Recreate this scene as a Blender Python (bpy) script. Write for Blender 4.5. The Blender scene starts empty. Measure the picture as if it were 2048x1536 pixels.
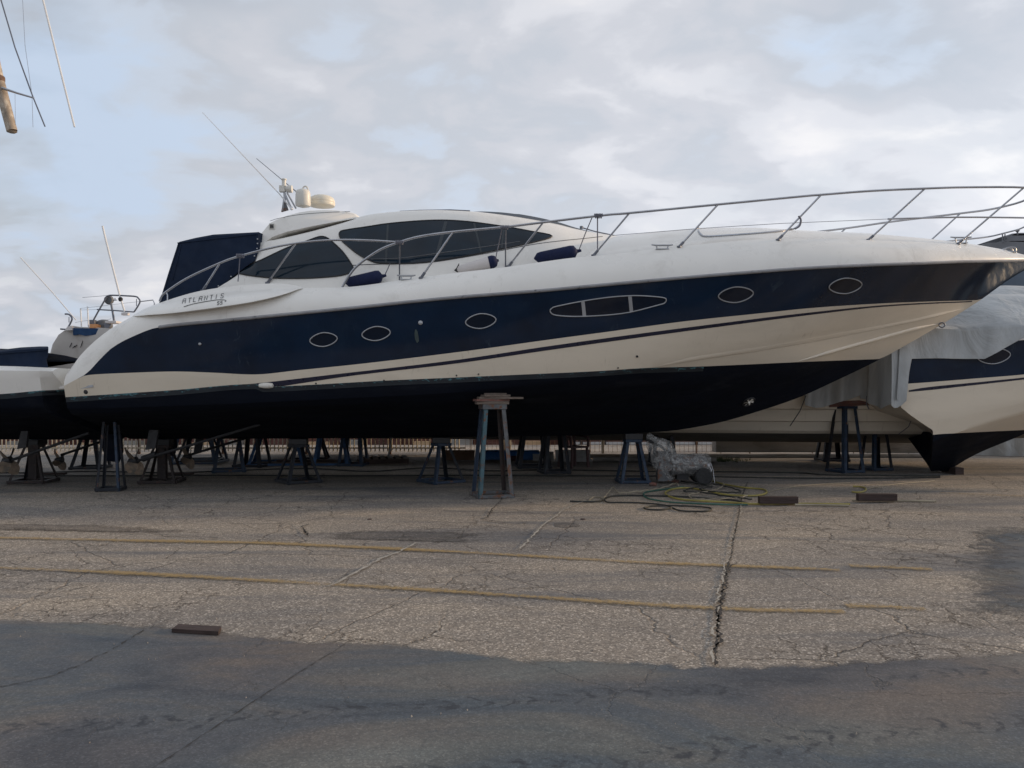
import bpy, bmesh, math, random
from mathutils import Vector, Matrix
from mathutils.bvhtree import BVHTree
from mathutils.geometry import delaunay_2d_cdt
random.seed(7)
R = math.radians
S = bpy.context.scene
C = bpy.data.collections.new("yard"); S.collection.children.link(C)

# ------------------------------------------------------------------ camera
F = 1600.0; CX = 1024.0; HY = 792.0; CH = 1.5      # focal length (photo px), principal column, horizon row, eye height
cam_d = bpy.data.cameras.new("camera"); cam = bpy.data.objects.new("camera", cam_d); C.objects.link(cam)
cam.location = (0, 0, CH); cam.rotation_euler = (R(90), 0, 0)
cam_d.sensor_width = 36; cam_d.lens = F / 2048 * 36; cam_d.shift_y = (HY - 768) / 2048
cam_d.clip_start = 0.05; cam_d.clip_end = 5000
S.camera = cam

# ------------------------------------------------------------------ sky and sun
SUN_EL, SUN_AZ = 13.0, 14.0        # azimuth measured from +X towards +Y
world = bpy.data.worlds.new("World"); S.world = world; world.use_nodes = True
def build_world():
    nt = world.node_tree; N = nt.nodes; L = nt.links
    for n in list(N): N.remove(n)
    def nd(t, **k):
        n = N.new(t)
        for a, b in k.items(): setattr(n, a, b)
        return n
    def m(op, a, b=None, c=None, clamp=False):
        n = nd('ShaderNodeMath', operation=op); n.use_clamp = clamp
        for i, v in enumerate((a, b, c)):
            if v is None: continue
            if isinstance(v, (int, float)): n.inputs[i].default_value = v
            else: L.new(v, n.inputs[i])
        return n.outputs[0]
    sky = nd('ShaderNodeTexSky', sky_type='NISHITA'); sky.sun_disc = False
    sky.sun_elevation = R(SUN_EL); sky.sun_rotation = R(90 - SUN_AZ); sky.air_density = 1.0; sky.dust_density = 1.5
    tc = nd('ShaderNodeTexCoord'); sp = nd('ShaderNodeSeparateXYZ'); L.new(tc.outputs['Generated'], sp.inputs[0])
    x, y, z = sp.outputs
    zz = m('ADD', m('MAXIMUM', z, 0.0), 0.30)
    cb = nd('ShaderNodeCombineXYZ'); L.new(m('DIVIDE', x, zz), cb.inputs[0]); L.new(m('DIVIDE', y, zz), cb.inputs[1])
    def noise(scale, det, rough, dist, off):
        mp = nd('ShaderNodeMapping'); L.new(cb.outputs[0], mp.inputs[0]); mp.inputs['Location'].default_value = off
        mp.inputs['Scale'].default_value = (1.0, 1.25, 1); mp.inputs['Rotation'].default_value = (0, 0, R(-12))
        n = nd('ShaderNodeTexNoise'); n.inputs['Scale'].default_value = scale; n.inputs['Detail'].default_value = det
        n.inputs['Roughness'].default_value = rough; n.inputs['Distortion'].default_value = dist
        L.new(mp.outputs[0], n.inputs['Vector']); return n.outputs['Fac']
    n1 = noise(1.25, 3, 0.45, 0.3, (1.7, 4.2, 0)); n2 = noise(4.2, 7, 0.52, 0.25, (11.0, 2.4, 0)); n3 = noise(1.3, 4, 0.5, 0.3, (5.5, 1.2, 4))
    def ramp(v, stops):
        r = nd('ShaderNodeValToRGB'); L.new(v, r.inputs[0]); r.color_ramp.interpolation = 'EASE'
        while len(r.color_ramp.elements) < len(stops): r.color_ramp.elements.new(0.5)
        for e, (p, c) in zip(r.color_ramp.elements, stops): e.position = p; e.color = (*c, 1)
        return r.outputs[0]
    mixv = m('ADD', m('MULTIPLY', n1, 0.60), m('MULTIPLY', n2, 0.44))
    mixv = m('SUBTRACT', mixv, 0.025)
    cl = ramp(mixv, [(0.38, (0.385, 0.455, 0.56)), (0.44, (0.395, 0.44, 0.51)), (0.485, (0.375, 0.40, 0.445)), (0.53, (0.41, 0.425, 0.465)), (0.58, (0.48, 0.49, 0.525)), (0.66, (0.60, 0.59, 0.60))])
    hole = ramp(m('ADD', m('MULTIPLY', n3, 0.6), m('MULTIPLY', n2, 0.4)), [(0.50, (0, 0, 0)), (0.60, (1, 1, 1))])
    # blue gaps: the Nishita sky, with its own brightness
    sk = nd('ShaderNodeMixRGB', blend_type='MULTIPLY'); sk.inputs[0].default_value = 1; L.new(sky.outputs[0], sk.inputs[1])
    k = 0.10; sk.inputs[2].default_value = (1, 1, 1, 1)
    clb = nd('ShaderNodeMixRGB', blend_type='MULTIPLY'); clb.inputs[0].default_value = 1
    L.new(cl, clb.inputs[1])
    # brighter towards the sun side near the horizon
    g = m('MULTIPLY', m('ADD', m('MULTIPLY', x, 0.8), 0.35, clamp=True), m('SUBTRACT', 1.0, m('MULTIPLY', z, 1.5), clamp=True))
    gb = m('ADD', m('MULTIPLY', g, 0.42), 1.0)
    cc = nd('ShaderNodeCombineXYZ')
    for i in range(3): L.new(m('MULTIPLY', gb, 1.0 / k), cc.inputs[i])
    L.new(cc.outputs[0], clb.inputs[2])
    blue = nd('ShaderNodeMixRGB'); blue.inputs[0].default_value = 0.55
    L.new(sk.outputs[0], blue.inputs[1]); L.new(clb.outputs[0], blue.inputs[2])
    mx = nd('ShaderNodeMixRGB'); L.new(m('MULTIPLY', hole, 0.40), mx.inputs[0]); L.new(clb.outputs[0], mx.inputs[1]); L.new(blue.outputs[0], mx.inputs[2])
    bg = nd('ShaderNodeBackground'); bg.inputs[1].default_value = k; L.new(mx.outputs[0], bg.inputs[0])
    out = nd('ShaderNodeOutputWorld'); L.new(bg.outputs[0], out.inputs[0])
build_world()
sun_d = bpy.data.lights.new("sun", 'SUN'); sun = bpy.data.objects.new("sun", sun_d); C.objects.link(sun)
sun_d.energy = 1.9; sun_d.angle = R(3); sun_d.color = (1.0, 0.72, 0.44)
sdir = Vector((math.cos(R(SUN_AZ)) * math.cos(R(SUN_EL)), math.sin(R(SUN_AZ)) * math.cos(R(SUN_EL)), math.sin(R(SUN_EL))))
sun.rotation_euler = sdir.to_track_quat('Z', 'Y').to_euler(); sun.location = (30, 10, 20)
vs = S.view_settings; S.display_settings.display_device = 'sRGB'
vs.view_transform = 'Standard'; vs.look = 'None'; vs.exposure = 0.54; vs.gamma = 1.0; vs.use_curve_mapping = False

# ------------------------------------------------------------------ materials
def mk(name):
    m_ = bpy.data.materials.new(name); m_.use_nodes = True
    nt = m_.node_tree; return m_, nt, nt.nodes['Principled BSDF']
def n_math(nt, op, a, b=None, c=None, clamp=False):
    n = nt.nodes.new('ShaderNodeMath'); n.operation = op; n.use_clamp = clamp
    for i, v in enumerate((a, b, c)):
        if v is None: continue
        if isinstance(v, (int, float)): n.inputs[i].default_value = v
        else: nt.links.new(v, n.inputs[i])
    return n.outputs[0]
def n_noise(nt, vec, scale, det=4, rough=0.55, dist=0.0, out='Fac'):
    n = nt.nodes.new('ShaderNodeTexNoise'); n.inputs['Scale'].default_value = scale; n.inputs['Detail'].default_value = det
    n.inputs['Roughness'].default_value = rough; n.inputs['Distortion'].default_value = dist
    if vec is not None: nt.links.new(vec, n.inputs['Vector'])
    return n.outputs[out]
def n_ramp(nt, v, stops, interp='LINEAR'):
    r = nt.nodes.new('ShaderNodeValToRGB'); nt.links.new(v, r.inputs[0]); r.color_ramp.interpolation = interp
    while len(r.color_ramp.elements) < len(stops): r.color_ramp.elements.new(0.5)
    for e, (p, c) in zip(r.color_ramp.elements, stops):
        e.position = p; e.color = (*c, 1) if len(c) == 3 else c
    return r.outputs[0]
def n_mix(nt, f, a, b, mode='MIX'):
    n = nt.nodes.new('ShaderNodeMixRGB'); n.blend_type = mode
    for i, v in enumerate((f, a, b)):
        if isinstance(v, (int, float)): n.inputs[i].default_value = v
        elif isinstance(v, tuple): n.inputs[i].default_value = (*v, 1)
        else: nt.links.new(v, n.inputs[i])
    return n.outputs[0]
def n_map(nt, scale=(1, 1, 1), rot=(0, 0, 0), loc=(0, 0, 0), src='Object'):
    tc = nt.nodes.new('ShaderNodeTexCoord'); mp = nt.nodes.new('ShaderNodeMapping')
    mp.inputs['Scale'].default_value = scale; mp.inputs['Rotation'].default_value = rot; mp.inputs['Location'].default_value = loc
    nt.links.new(tc.outputs[src], mp.inputs[0]); return mp.outputs[0]
def n_bump(nt, bsdf, h, strength, dist):
    b = nt.nodes.new('ShaderNodeBump'); b.inputs['Strength'].default_value = strength; b.inputs['Distance'].default_value = dist
    nt.links.new(h, b.inputs['Height']); nt.links.new(b.outputs[0], bsdf.inputs['Normal'])
def mat(name, col, rough=0.5, metal=0.0, var=0.15, vs_=3.0, bump=0.0, bs=40.0, coat=0.0, stretch=(1, 1, 1), dirt=None, spec=0.5, trans=0.0):
    m_, nt, b = mk(name); v = n_map(nt, stretch)
    n = n_noise(nt, v, vs_, 5, 0.6)
    lo = tuple(c * (1 - var) for c in col); hi = tuple(min(1, c * (1 + var)) for c in col)
    c = n_ramp(nt, n, [(0.3, lo), (0.7, hi)])
    if dirt:
        dn = n_noise(nt, v, dirt[1], 6, 0.65, 0.4)
        c = n_mix(nt, n_ramp(nt, dn, [(dirt[2], (0, 0, 0)), (dirt[2] + dirt[3], (1, 1, 1))]), c, dirt[0])
    nt.links.new(c, b.inputs['Base Color'])
    r = n_ramp(nt, n_noise(nt, v, vs_ * 2.3, 4), [(0.3, (rough * .8,) * 3), (0.7, (min(1, rough * 1.2),) * 3)]); nt.links.new(r, b.inputs['Roughness'])
    b.inputs['Metallic'].default_value = metal; b.inputs['Coat Weight'].default_value = coat; b.inputs['Coat Roughness'].default_value = 0.08
    b.inputs['Specular IOR Level'].default_value = spec; b.inputs['Transmission Weight'].default_value = trans
    if bump: n_bump(nt, b, n_noise(nt, v, bs, 5, 0.6), bump, 0.01)
    return m_
M = {}
M['gel'] = mat('gelcoat_white', (0.82, 0.795, 0.745), 0.30, var=0.05, vs_=0.7, bump=0.06, bs=1.6, coat=0.25, dirt=((0.62, 0.59, 0.54), 2.2, 0.55, 0.3))
M['gel2'] = mat('gelcoat_cream_warm_bounce', (0.74, 0.66, 0.54), 0.35, var=0.06, vs_=0.9, bump=0.05, bs=1.6, coat=0.15, dirt=((0.64, 0.565, 0.455), 1.6, 0.52, 0.3), stretch=(0.4, 1, 1.6))  # cream gelcoat, with warm bounce from the sunlit ground painted into its colour
M['navy'] = mat('navy_gelcoat', (0.003, 0.0145, 0.038), 0.09, var=0.3, vs_=1.1, bump=0.04, bs=0.7, coat=0.0, spec=0.42, dirt=((0.008, 0.021, 0.045), 1.8, 0.52, 0.2))
def scuff(m_, scale, st, lo, hi, col, amt):
    nt = m_.node_tree; b = nt.nodes['Principled BSDF']; lk = b.inputs['Base Color'].links[0].from_socket
    n = n_ramp(nt, n_noise(nt, n_map(nt, st, (0, 0, 0), (3.3, 1, 7.1)), scale, 6, 0.7, 0.8), [(lo, (0, 0, 0)), (hi, (1, 1, 1))])
    n2 = n_ramp(nt, n_noise(nt, n_map(nt, (1, 1, 1)), 0.9, 3), [(0.45, (0, 0, 0)), (0.62, (1, 1, 1))])
    nt.links.new(n_mix(nt, n_math(nt, 'MULTIPLY', n_math(nt, 'MULTIPLY', n, n2), amt), lk, col), b.inputs['Base Color'])
scuff(M['navy'], 5, (1.0, 1, 0.5), 0.60, 0.72, (0.05, 0.075, 0.10), 0.6); scuff(M['navy'], 9, (2.5, 1, 0.25), 0.64, 0.70, (0.06, 0.09, 0.10), 0.5)
scuff(M['gel'], 6, (2.0, 1, 0.4), 0.60, 0.72, (0.42, 0.39, 0.34), 0.5); scuff(M['gel2'], 6, (2.2, 1, 0.35), 0.58, 0.70, (0.42, 0.36, 0.27), 0.5)
M['rail'] = mat('rub_rail_grey', (0.27, 0.27, 0.28), 0.45, var=0.2, vs_=4, dirt=((0.07, 0.07, 0.08), 9, 0.6, 0.08))
M['stripe'] = mat('navy_stripe', (0.012, 0.014, 0.035), 0.3, var=0.15)
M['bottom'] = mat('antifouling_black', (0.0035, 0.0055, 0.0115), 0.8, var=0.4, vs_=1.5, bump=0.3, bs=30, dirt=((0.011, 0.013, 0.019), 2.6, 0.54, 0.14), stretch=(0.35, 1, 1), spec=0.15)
M['grey_bottom'] = mat('antifouling_grey', (0.17, 0.17, 0.165), 0.7, var=0.2, vs_=2, bump=0.2, bs=20, stretch=(0.5, 1, 1))
M['steel'] = mat('stainless_tube', (0.42, 0.43, 0.46), 0.28, 0.85, var=0.12, vs_=5)
M['dark_steel'] = mat('dull_tube', (0.16, 0.17, 0.20), 0.4, 0.5, var=0.15, vs_=5)
M['glass'] = mat('tinted_glass', (0.008, 0.018, 0.030), 0.05, var=0.3, vs_=1.5, spec=0.34, bump=0.05, bs=1.3)
M['wpillar'] = mat('smoked_pillar', (0.022, 0.032, 0.040), 0.3, var=0.2)
M['port_glass'] = mat('dark_port_glass', (0.003, 0.008, 0.020), 0.08, var=0.2, vs_=4)
M['frame'] = mat('port_frame_metal', (0.40, 0.41, 0.43), 0.35, 0.4, var=0.1)
M['canvas'] = mat('navy_canvas', (0.013, 0.023, 0.048), 0.85, var=0.22, vs_=2.5, bump=0.5, bs=4, spec=0.2)
M['fender'] = mat('fender_cover_navy', (0.012, 0.018, 0.055), 0.8, var=0.2, vs_=8, bump=0.3, bs=25, spec=0.25)
M['vinyl'] = mat('white_vinyl', (0.62, 0.58, 0.56), 0.45, var=0.06, vs_=5)
M['plastic_w'] = mat('white_plastic', (0.70, 0.68, 0.62), 0.4, var=0.06, vs_=6, dirt=((0.55, 0.5, 0.42), 6, 0.55, 0.25))
M['plastic_c'] = mat('cream_plastic', (0.72, 0.67, 0.56), 0.4, var=0.06, vs_=6)
M['rubber'] = mat('black_rubber', (0.02, 0.02, 0.021), 0.75, var=0.3, vs_=12)
M['black'] = mat('black_paint', (0.012, 0.012, 0.014), 0.5, var=0.2)
M['rope'] = mat('grey_rope', (0.16, 0.16, 0.19), 0.9, var=0.3, vs_=60)
M['bronze'] = mat('fouled_bronze', (0.27, 0.205, 0.15), 0.5, 0.2, var=0.35, vs_=9, bump=0.4, bs=30, dirt=((0.10, 0.10, 0.09), 7, 0.5, 0.2))
M['gearmetal'] = mat('fouled_shaft_metal', (0.035, 0.035, 0.038), 0.55, 0.4, var=0.4, vs_=9)
def paint_metal(name, col, rust=0.52, rc=(0.13, 0.055, 0.028)):
    return mat(name, col, 0.6, 0.1, var=0.3, vs_=9, bump=0.35, bs=40, dirt=(rc, 11, rust, 0.07))
M['greenish'] = mat('dried_drip_stain', (0.05, 0.075, 0.075), 0.5, var=0.4, vs_=9)
M['st_blue'] = paint_metal('stand_blue_paint', (0.015, 0.032, 0.062), 0.60)
M['st_dark'] = paint_metal('stand_dark_paint', (0.009, 0.012, 0.019), 0.62)
M['st_teal'] = paint_metal('stand_teal_paint', (0.045, 0.095, 0.115), 0.55)
M['st_grey'] = paint_metal('stand_grey_paint', (0.10, 0.105, 0.11), 0.52)
M['st_rust'] = paint_metal('stand_rust', (0.026, 0.018, 0.017), 0.55, (0.05, 0.026, 0.019))
M['st_lblue'] = paint_metal('stand_bright_blue', (0.03, 0.085, 0.19), 0.62)
M['wood'] = mat('weathered_wood', (0.16, 0.125, 0.10), 0.85, var=0.35, vs_=3, bump=0.6, bs=12, stretch=(1, 8, 8), dirt=((0.08, 0.06, 0.05), 3, 0.5, 0.2))
M['wood_d'] = mat('dark_stained_timber', (0.045, 0.028, 0.024), 0.85, var=0.35, vs_=3, bump=0.6, bs=14, stretch=(1, 7, 7))
M['wood_r'] = mat('reddish_plank', (0.19, 0.085, 0.065), 0.85, var=0.3, vs_=3, bump=0.6, bs=12, stretch=(1, 7, 7), dirt=((0.13, 0.10, 0.09), 5, 0.5, 0.15))
M['concrete'] = mat('weathered_concrete', (0.27, 0.25, 0.225), 0.9, var=0.2, vs_=2, bump=0.5, bs=25, dirt=((0.15, 0.135, 0.12), 3, 0.5, 0.25), stretch=(0.5, 1, 1.6))
M['cream_paint'] = mat('cream_fence_paint', (0.52, 0.46, 0.36), 0.6, var=0.2, vs_=6, dirt=((0.25, 0.14, 0.08), 8, 0.6, 0.1))
M['rustwire'] = mat('rusty_wire', (0.16, 0.10, 0.075), 0.8, 0.2, var=0.3, vs_=10)
M['maroon'] = mat('maroon_plastic', (0.065, 0.028, 0.030), 0.5, var=0.15)
M['bluepl'] = mat('blue_tarpaulin', (0.012, 0.085, 0.24), 0.55, var=0.2, vs_=4, bump=0.4, bs=8)
M['sheet'] = mat('dirty_white_sheet', (0.50, 0.49, 0.48), 0.6, var=0.12, vs_=4, dirt=((0.3, 0.28, 0.26), 4, 0.52, 0.2))
M['card'] = mat('brown_board', (0.24, 0.145, 0.095), 0.9, var=0.25, vs_=3, bump=0.3, bs=15)
M['hose_y'] = mat('yellow_hose', (0.30, 0.25, 0.065), 0.5, var=0.25, vs_=3)
M['hose_k'] = mat('black_cable', (0.022, 0.024, 0.022), 0.7, var=0.4, vs_=3)
M['hose_b'] = mat('beige_cable', (0.30, 0.26, 0.19), 0.7, var=0.3, vs_=3)
M['hose_g'] = mat('green_hose', (0.03, 0.10, 0.075), 0.6, var=0.3, vs_=3)
M['whitepole'] = mat('white_pole_paint', (0.74, 0.74, 0.74), 0.4, var=0.06)
M['spar'] = mat('varnished_spar', (0.32, 0.26, 0.20), 0.55, var=0.45, vs_=6, stretch=(1, 1, 0.6), dirt=((0.55, 0.50, 0.42), 5, 0.5, 0.15))
M['sailhull'] = mat('aged_grey_gelcoat', (0.50, 0.47, 0.44), 0.4, var=0.07, vs_=1, dirt=((0.36, 0.32, 0.29), 1.8, 0.5, 0.3))
M['bluecloth'] = mat('blue_dodger_cloth', (0.022, 0.055, 0.125), 0.85, var=0.25, vs_=8, bump=0.4, bs=12, spec=0.2)
M['orange'] = mat('orange_box_plastic', (0.62, 0.29, 0.12), 0.6, var=0.15)
M['greybox'] = mat('grey_fabric', (0.13, 0.135, 0.145), 0.8, var=0.3, vs_=8)
M['farred'] = mat('rust_red_hull', (0.085, 0.030, 0.022), 0.8, var=0.5, vs_=1.2, dirt=((0.22, 0.14, 0.10), 1.5, 0.6, 0.1))
M['farbrown'] = mat('plaster_sun_tint', (0.50, 0.33, 0.19), 0.9, var=0.3, vs_=0.8)  # sunlit warmth is painted into this brown
M['fargrey'] = mat('distant_grey_cladding', (0.20, 0.205, 0.22), 0.85, var=0.2, vs_=0.4)
M['fargrey2'] = mat('distant_blue_grey_hull', (0.10, 0.13, 0.17), 0.7, var=0.2, vs_=0.4)
M['greentuft'] = mat('weed_green', (0.045, 0.075, 0.03), 0.9, var=0.3)
M['tyre'] = M['rubber']

def m_tarp():
    m_, nt, b = mk('silver_tarp'); v = n_map(nt, (1, 1, 0.35))
    n = n_noise(nt, v, 1.6, 6, 0.6, 0.4)
    c = n_ramp(nt, n, [(0.3, (0.30, 0.315, 0.32)), (0.7, (0.47, 0.49, 0.495))])
    nt.links.new(c, b.inputs['Base Color']); b.inputs['Roughness'].default_value = 0.42
    w = n_map(nt, (1, 1, 0.45), (0, R(25), 0))
    h = n_math(nt, 'ADD', n_noise(nt, w, 1.5, 4, 0.55, 1.6), n_math(nt, 'MULTIPLY', n_noise(nt, n_map(nt, (1, 1, 0.5), (0, R(-35), 0)), 4.0, 3, 0.5, 1.0), 0.25))
    n_bump(nt, b, h, 0.7, 0.10); return m_
M['tarp'] = m_tarp()
def m_worn():      # worn top edge of the antifouling: black with flakes of turquoise
    m_, nt, b = mk('worn_waterline_paint'); v = n_map(nt, (1.0, 1, 3.0))
    uv = nt.nodes.new('ShaderNodeTexCoord').outputs['UV']; sp = nt.nodes.new('ShaderNodeSeparateXYZ'); nt.links.new(uv, sp.inputs[0])
    fl = n_noise(nt, v, 9, 6, 0.7, 0.6); big = n_noise(nt, n_map(nt, (0.5, 1, 1)), 1.3, 3)
    e = n_math(nt, 'ADD', n_math(nt, 'MULTIPLY', sp.outputs[1], 0.17), n_math(nt, 'MULTIPLY', big, 0.30))
    k = n_math(nt, 'ADD', fl, e)
    msk = n_ramp(nt, k, [(0.835, (0, 0, 0)), (0.865, (1, 1, 1))])
    base = n_ramp(nt, n_noise(nt, v, 3, 5), [(0.3, (0.010, 0.014, 0.020)), (0.7, (0.022, 0.030, 0.038))])
    c = n_mix(nt, msk, base, (0.07, 0.19, 0.22)); nt.links.new(c, b.inputs['Base Color']); b.inputs['Roughness'].default_value = 0.7; return m_
M['worn'] = m_worn()
def m_plastic_wrap():
    m_, nt, b = mk('clear_plastic_wrap'); v = n_map(nt)
    nt.links.new(n_ramp(nt, n_noise(nt, v, 9, 6, 0.7, 1.0), [(0.3, (0.35, 0.35, 0.34)), (0.65, (0.80, 0.79, 0.77))]), b.inputs['Base Color'])
    b.inputs['Roughness'].default_value = 0.22
    nt.links.new(n_ramp(nt, n_noise(nt, v, 14, 5, 0.7, 1.0), [(0.40, (0.12,) * 3), (0.64, (0.72,) * 3)]), b.inputs['Alpha'])
    n_bump(nt, b, n_noise(nt, v, 16, 6, 0.7, 1.5), 1.0, 0.05); return m_
M['wrap'] = m_plastic_wrap()

def ground_common(nt, vec, scale):
    vo = nt.nodes.new('ShaderNodeTexVoronoi'); vo.inputs['Scale'].default_value = scale; nt.links.new(vec, vo.inputs['Vector'])
    sep = nt.nodes.new('ShaderNodeSeparateColor'); nt.links.new(vo.outputs['Color'], sep.inputs[0])
    return sep.outputs[0], vo.outputs['Distance']
def cracks(nt, scale, width, warp, mask_scale, lo, hi, loc=(0, 0, 0), st=(1, 1, 1)):
    v = n_map(nt, st, (0, 0, 0.3), loc); ns = n_noise(nt, v, warp, 5, 0.65, 0, 'Color')
    w = n_mix(nt, 0.26, v, ns, 'ADD')
    vo = nt.nodes.new('ShaderNodeTexVoronoi'); vo.feature = 'DISTANCE_TO_EDGE'; vo.inputs['Scale'].default_value = scale; nt.links.new(w, vo.inputs['Vector'])
    ln = n_ramp(nt, vo.outputs['Distance'], [(0.0, (1, 1, 1)), (width, (0, 0, 0))])
    mk_ = n_ramp(nt, n_noise(nt, n_map(nt, (1, 1, 1), (0, 0, 0), (3, 9, 1)), mask_scale, 3), [(lo, (0, 0, 0)), (hi, (1, 1, 1))])
    return n_math(nt, 'MULTIPLY', ln, mk_)
def m_asphalt(name='old_asphalt', dark=1.0, warm=1.0):
    m_, nt, b = mk(name); v = n_map(nt)
    cell, dist = ground_common(nt, v, 92); cell2, _ = ground_common(nt, v, 36)
    chip = n_ramp(nt, cell, [(0.0, (0.135, 0.120, 0.105)), (0.45, (0.215, 0.192, 0.168)), (0.85, (0.285, 0.255, 0.222)), (0.98, (0.52, 0.475, 0.42))])
    chip2 = n_ramp(nt, cell2, [(0.0, (0.98,) * 3), (0.8, (1.12,) * 3), (1.0, (1.35,) * 3)])
    c = n_mix(nt, 0.7, chip, chip2, 'MULTIPLY')
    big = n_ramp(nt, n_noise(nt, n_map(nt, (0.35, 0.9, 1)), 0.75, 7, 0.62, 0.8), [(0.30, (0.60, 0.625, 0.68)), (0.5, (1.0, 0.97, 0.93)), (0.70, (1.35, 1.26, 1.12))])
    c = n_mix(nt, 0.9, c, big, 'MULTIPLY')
    st = n_ramp(nt, n_noise(nt, n_map(nt, (0.22, 1.5, 1), (0, 0, R(-4)), (2, 5, 0)), 0.8, 5, 0.6, 0.5), [(0.50, (0, 0, 0)), (0.66, (1, 1, 1))])  # broad bluish streaks: cloud shade painted into the asphalt colour
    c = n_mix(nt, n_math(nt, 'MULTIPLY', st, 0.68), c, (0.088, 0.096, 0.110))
    sp_ = n_ramp(nt, n_noise(nt, v, 3.0, 6, 0.7, 0.6), [(0.62, (0, 0, 0)), (0.72, (1, 1, 1))])
    c = n_mix(nt, n_math(nt, 'MULTIPLY', sp_, 0.35), c, (0.10, 0.088, 0.078))
    k1 = cracks(nt, 1.3, 0.009, 3.5, 0.6, 0.50, 0.60); k2 = cracks(nt, 3.6, 0.022, 6.0, 0.8, 0.53, 0.62, (4, 2, 0)); k3 = cracks(nt, 0.5, 0.0045, 2.2, 0.3, 0.42, 0.52, (9, 4, 0))
    k = n_math(nt, 'MAXIMUM', n_math(nt, 'MAXIMUM', k1, k2), k3)
    c = n_mix(nt, n_math(nt, 'MULTIPLY', k, 0.6), c, (0.05, 0.045, 0.042))
    if dark != 1.0: c = n_mix(nt, 1.0, c, (dark, dark, dark * 1.02), 'MULTIPLY')
    nt.links.new(c, b.inputs['Base Color']); b.inputs['Roughness'].default_value = 0.86; b.inputs['Specular IOR Level'].default_value = 0.35
    h = n_math(nt, 'SUBTRACT', n_math(nt, 'ADD', n_math(nt, 'MULTIPLY', cell, 0.5), n_math(nt, 'MULTIPLY', n_noise(nt, v, 9, 5, 0.6), 1.0)), n_math(nt, 'MULTIPLY', k, 3.0))
    n_bump(nt, b, h, 0.9, 0.006); return m_
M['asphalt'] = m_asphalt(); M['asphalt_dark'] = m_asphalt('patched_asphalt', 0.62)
def m_slab():
    m_, nt, b = mk('smooth_concrete_slab'); v = n_map(nt)
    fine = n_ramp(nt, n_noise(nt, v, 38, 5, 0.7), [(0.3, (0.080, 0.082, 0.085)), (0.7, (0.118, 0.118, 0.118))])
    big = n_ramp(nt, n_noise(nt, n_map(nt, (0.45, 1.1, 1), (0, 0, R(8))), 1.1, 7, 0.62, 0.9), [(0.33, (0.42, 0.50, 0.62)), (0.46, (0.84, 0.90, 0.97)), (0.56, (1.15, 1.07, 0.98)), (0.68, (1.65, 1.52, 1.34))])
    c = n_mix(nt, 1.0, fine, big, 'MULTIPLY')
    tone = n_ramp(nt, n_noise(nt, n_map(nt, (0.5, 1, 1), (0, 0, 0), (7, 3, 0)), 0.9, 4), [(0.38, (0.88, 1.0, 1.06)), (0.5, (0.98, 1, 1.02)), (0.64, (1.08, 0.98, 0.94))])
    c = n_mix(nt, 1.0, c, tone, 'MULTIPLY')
    c = n_mix(nt, 0.8, c, n_ramp(nt, ground_common(nt, v, 120)[0], [(0.0, (0.82,) * 3), (0.8, (1.08,) * 3), (0.97, (1.5,) * 3)]), 'MULTIPLY')
    # old tyre prints: rows of short slanted smudges
    tot = None
    for (ang, off, wid, ph) in ((12, 2.75, 0.12, 0.0), (12, 3.25, 0.12, 0.35), (9, 4.0, 0.10, 0.2), (16, 2.2, 0.12, 0.5)):
        mp = n_map(nt, (1, 1, 1), (0, 0, R(-ang)), (0, 0, 0)); nt_in = mp
        wv = n_mix(nt, 0.24, mp, n_noise(nt, v, 5, 4, 0.6, 0, 'Color'), 'ADD')
        sp = nt.nodes.new('ShaderNodeSeparateXYZ'); nt.links.new(wv, sp.inputs[0])
        dv = n_math(nt, 'SUBTRACT', sp.outputs[1], off); ad = n_math(nt, 'ABSOLUTE', dv)
        band = n_ramp(nt, ad, [(wid * 0.45, (1, 1, 1)), (wid, (0, 0, 0))])
        u = n_math(nt, 'ADD', n_math(nt, 'MULTIPLY', sp.outputs[0], 7.2), n_math(nt, 'MULTIPLY', ad, 9.0))
        tr = n_math(nt, 'PINGPONG', n_math(nt, 'ADD', u, ph + 50), 0.5)
        bl = n_ramp(nt, tr, [(0.24, (0, 0, 0)), (0.40, (1, 1, 1))])
        t = n_math(nt, 'MULTIPLY', band, bl); tot = t if tot is None else n_math(nt, 'MAXIMUM', tot, t)
    wear = n_ramp(nt, n_noise(nt, n_map(nt, (0.6, 1.2, 1)), 1.3, 5, 0.65), [(0.34, (0, 0, 0)), (0.50, (1, 1, 1))])
    brk = n_ramp(nt, n_noise(nt, v, 15, 5, 0.7), [(0.42, (0, 0, 0)), (0.56, (1, 1, 1))])
    tot = n_math(nt, 'MULTIPLY', n_math(nt, 'MULTIPLY', tot, wear), brk)
    c = n_mix(nt, n_math(nt, 'MULTIPLY', tot, 0.88), c, (0.030, 0.034, 0.042))
    k1 = cracks(nt, 0.6, 0.0022, 3.0, 0.5, 0.50, 0.58, (1, 7, 0)); k2 = cracks(nt, 2.2, 0.006, 5.0, 0.8, 0.58, 0.64, (6, 1, 0))
    k = n_math(nt, 'MAXIMUM', k1, k2)
    c = n_mix(nt, n_math(nt, 'MULTIPLY', k, 0.5), c, (0.035, 0.033, 0.033))
    sc = n_ramp(nt, ground_common(nt, v, 17)[1], [(0.020, (1, 1, 1)), (0.045, (0, 0, 0))])
    sm = n_ramp(nt, n_noise(nt, v, 6, 2), [(0.60, (0, 0, 0)), (0.66, (1, 1, 1))])
    c = n_mix(nt, n_math(nt, 'MULTIPLY', n_math(nt, 'MULTIPLY', sc, sm), 0.7), c, (0.36, 0.35, 0.33))
    nt.links.new(c, b.inputs['Base Color']); b.inputs['Roughness'].default_value = 0.72; b.inputs['Specular IOR Level'].default_value = 0.35
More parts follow.
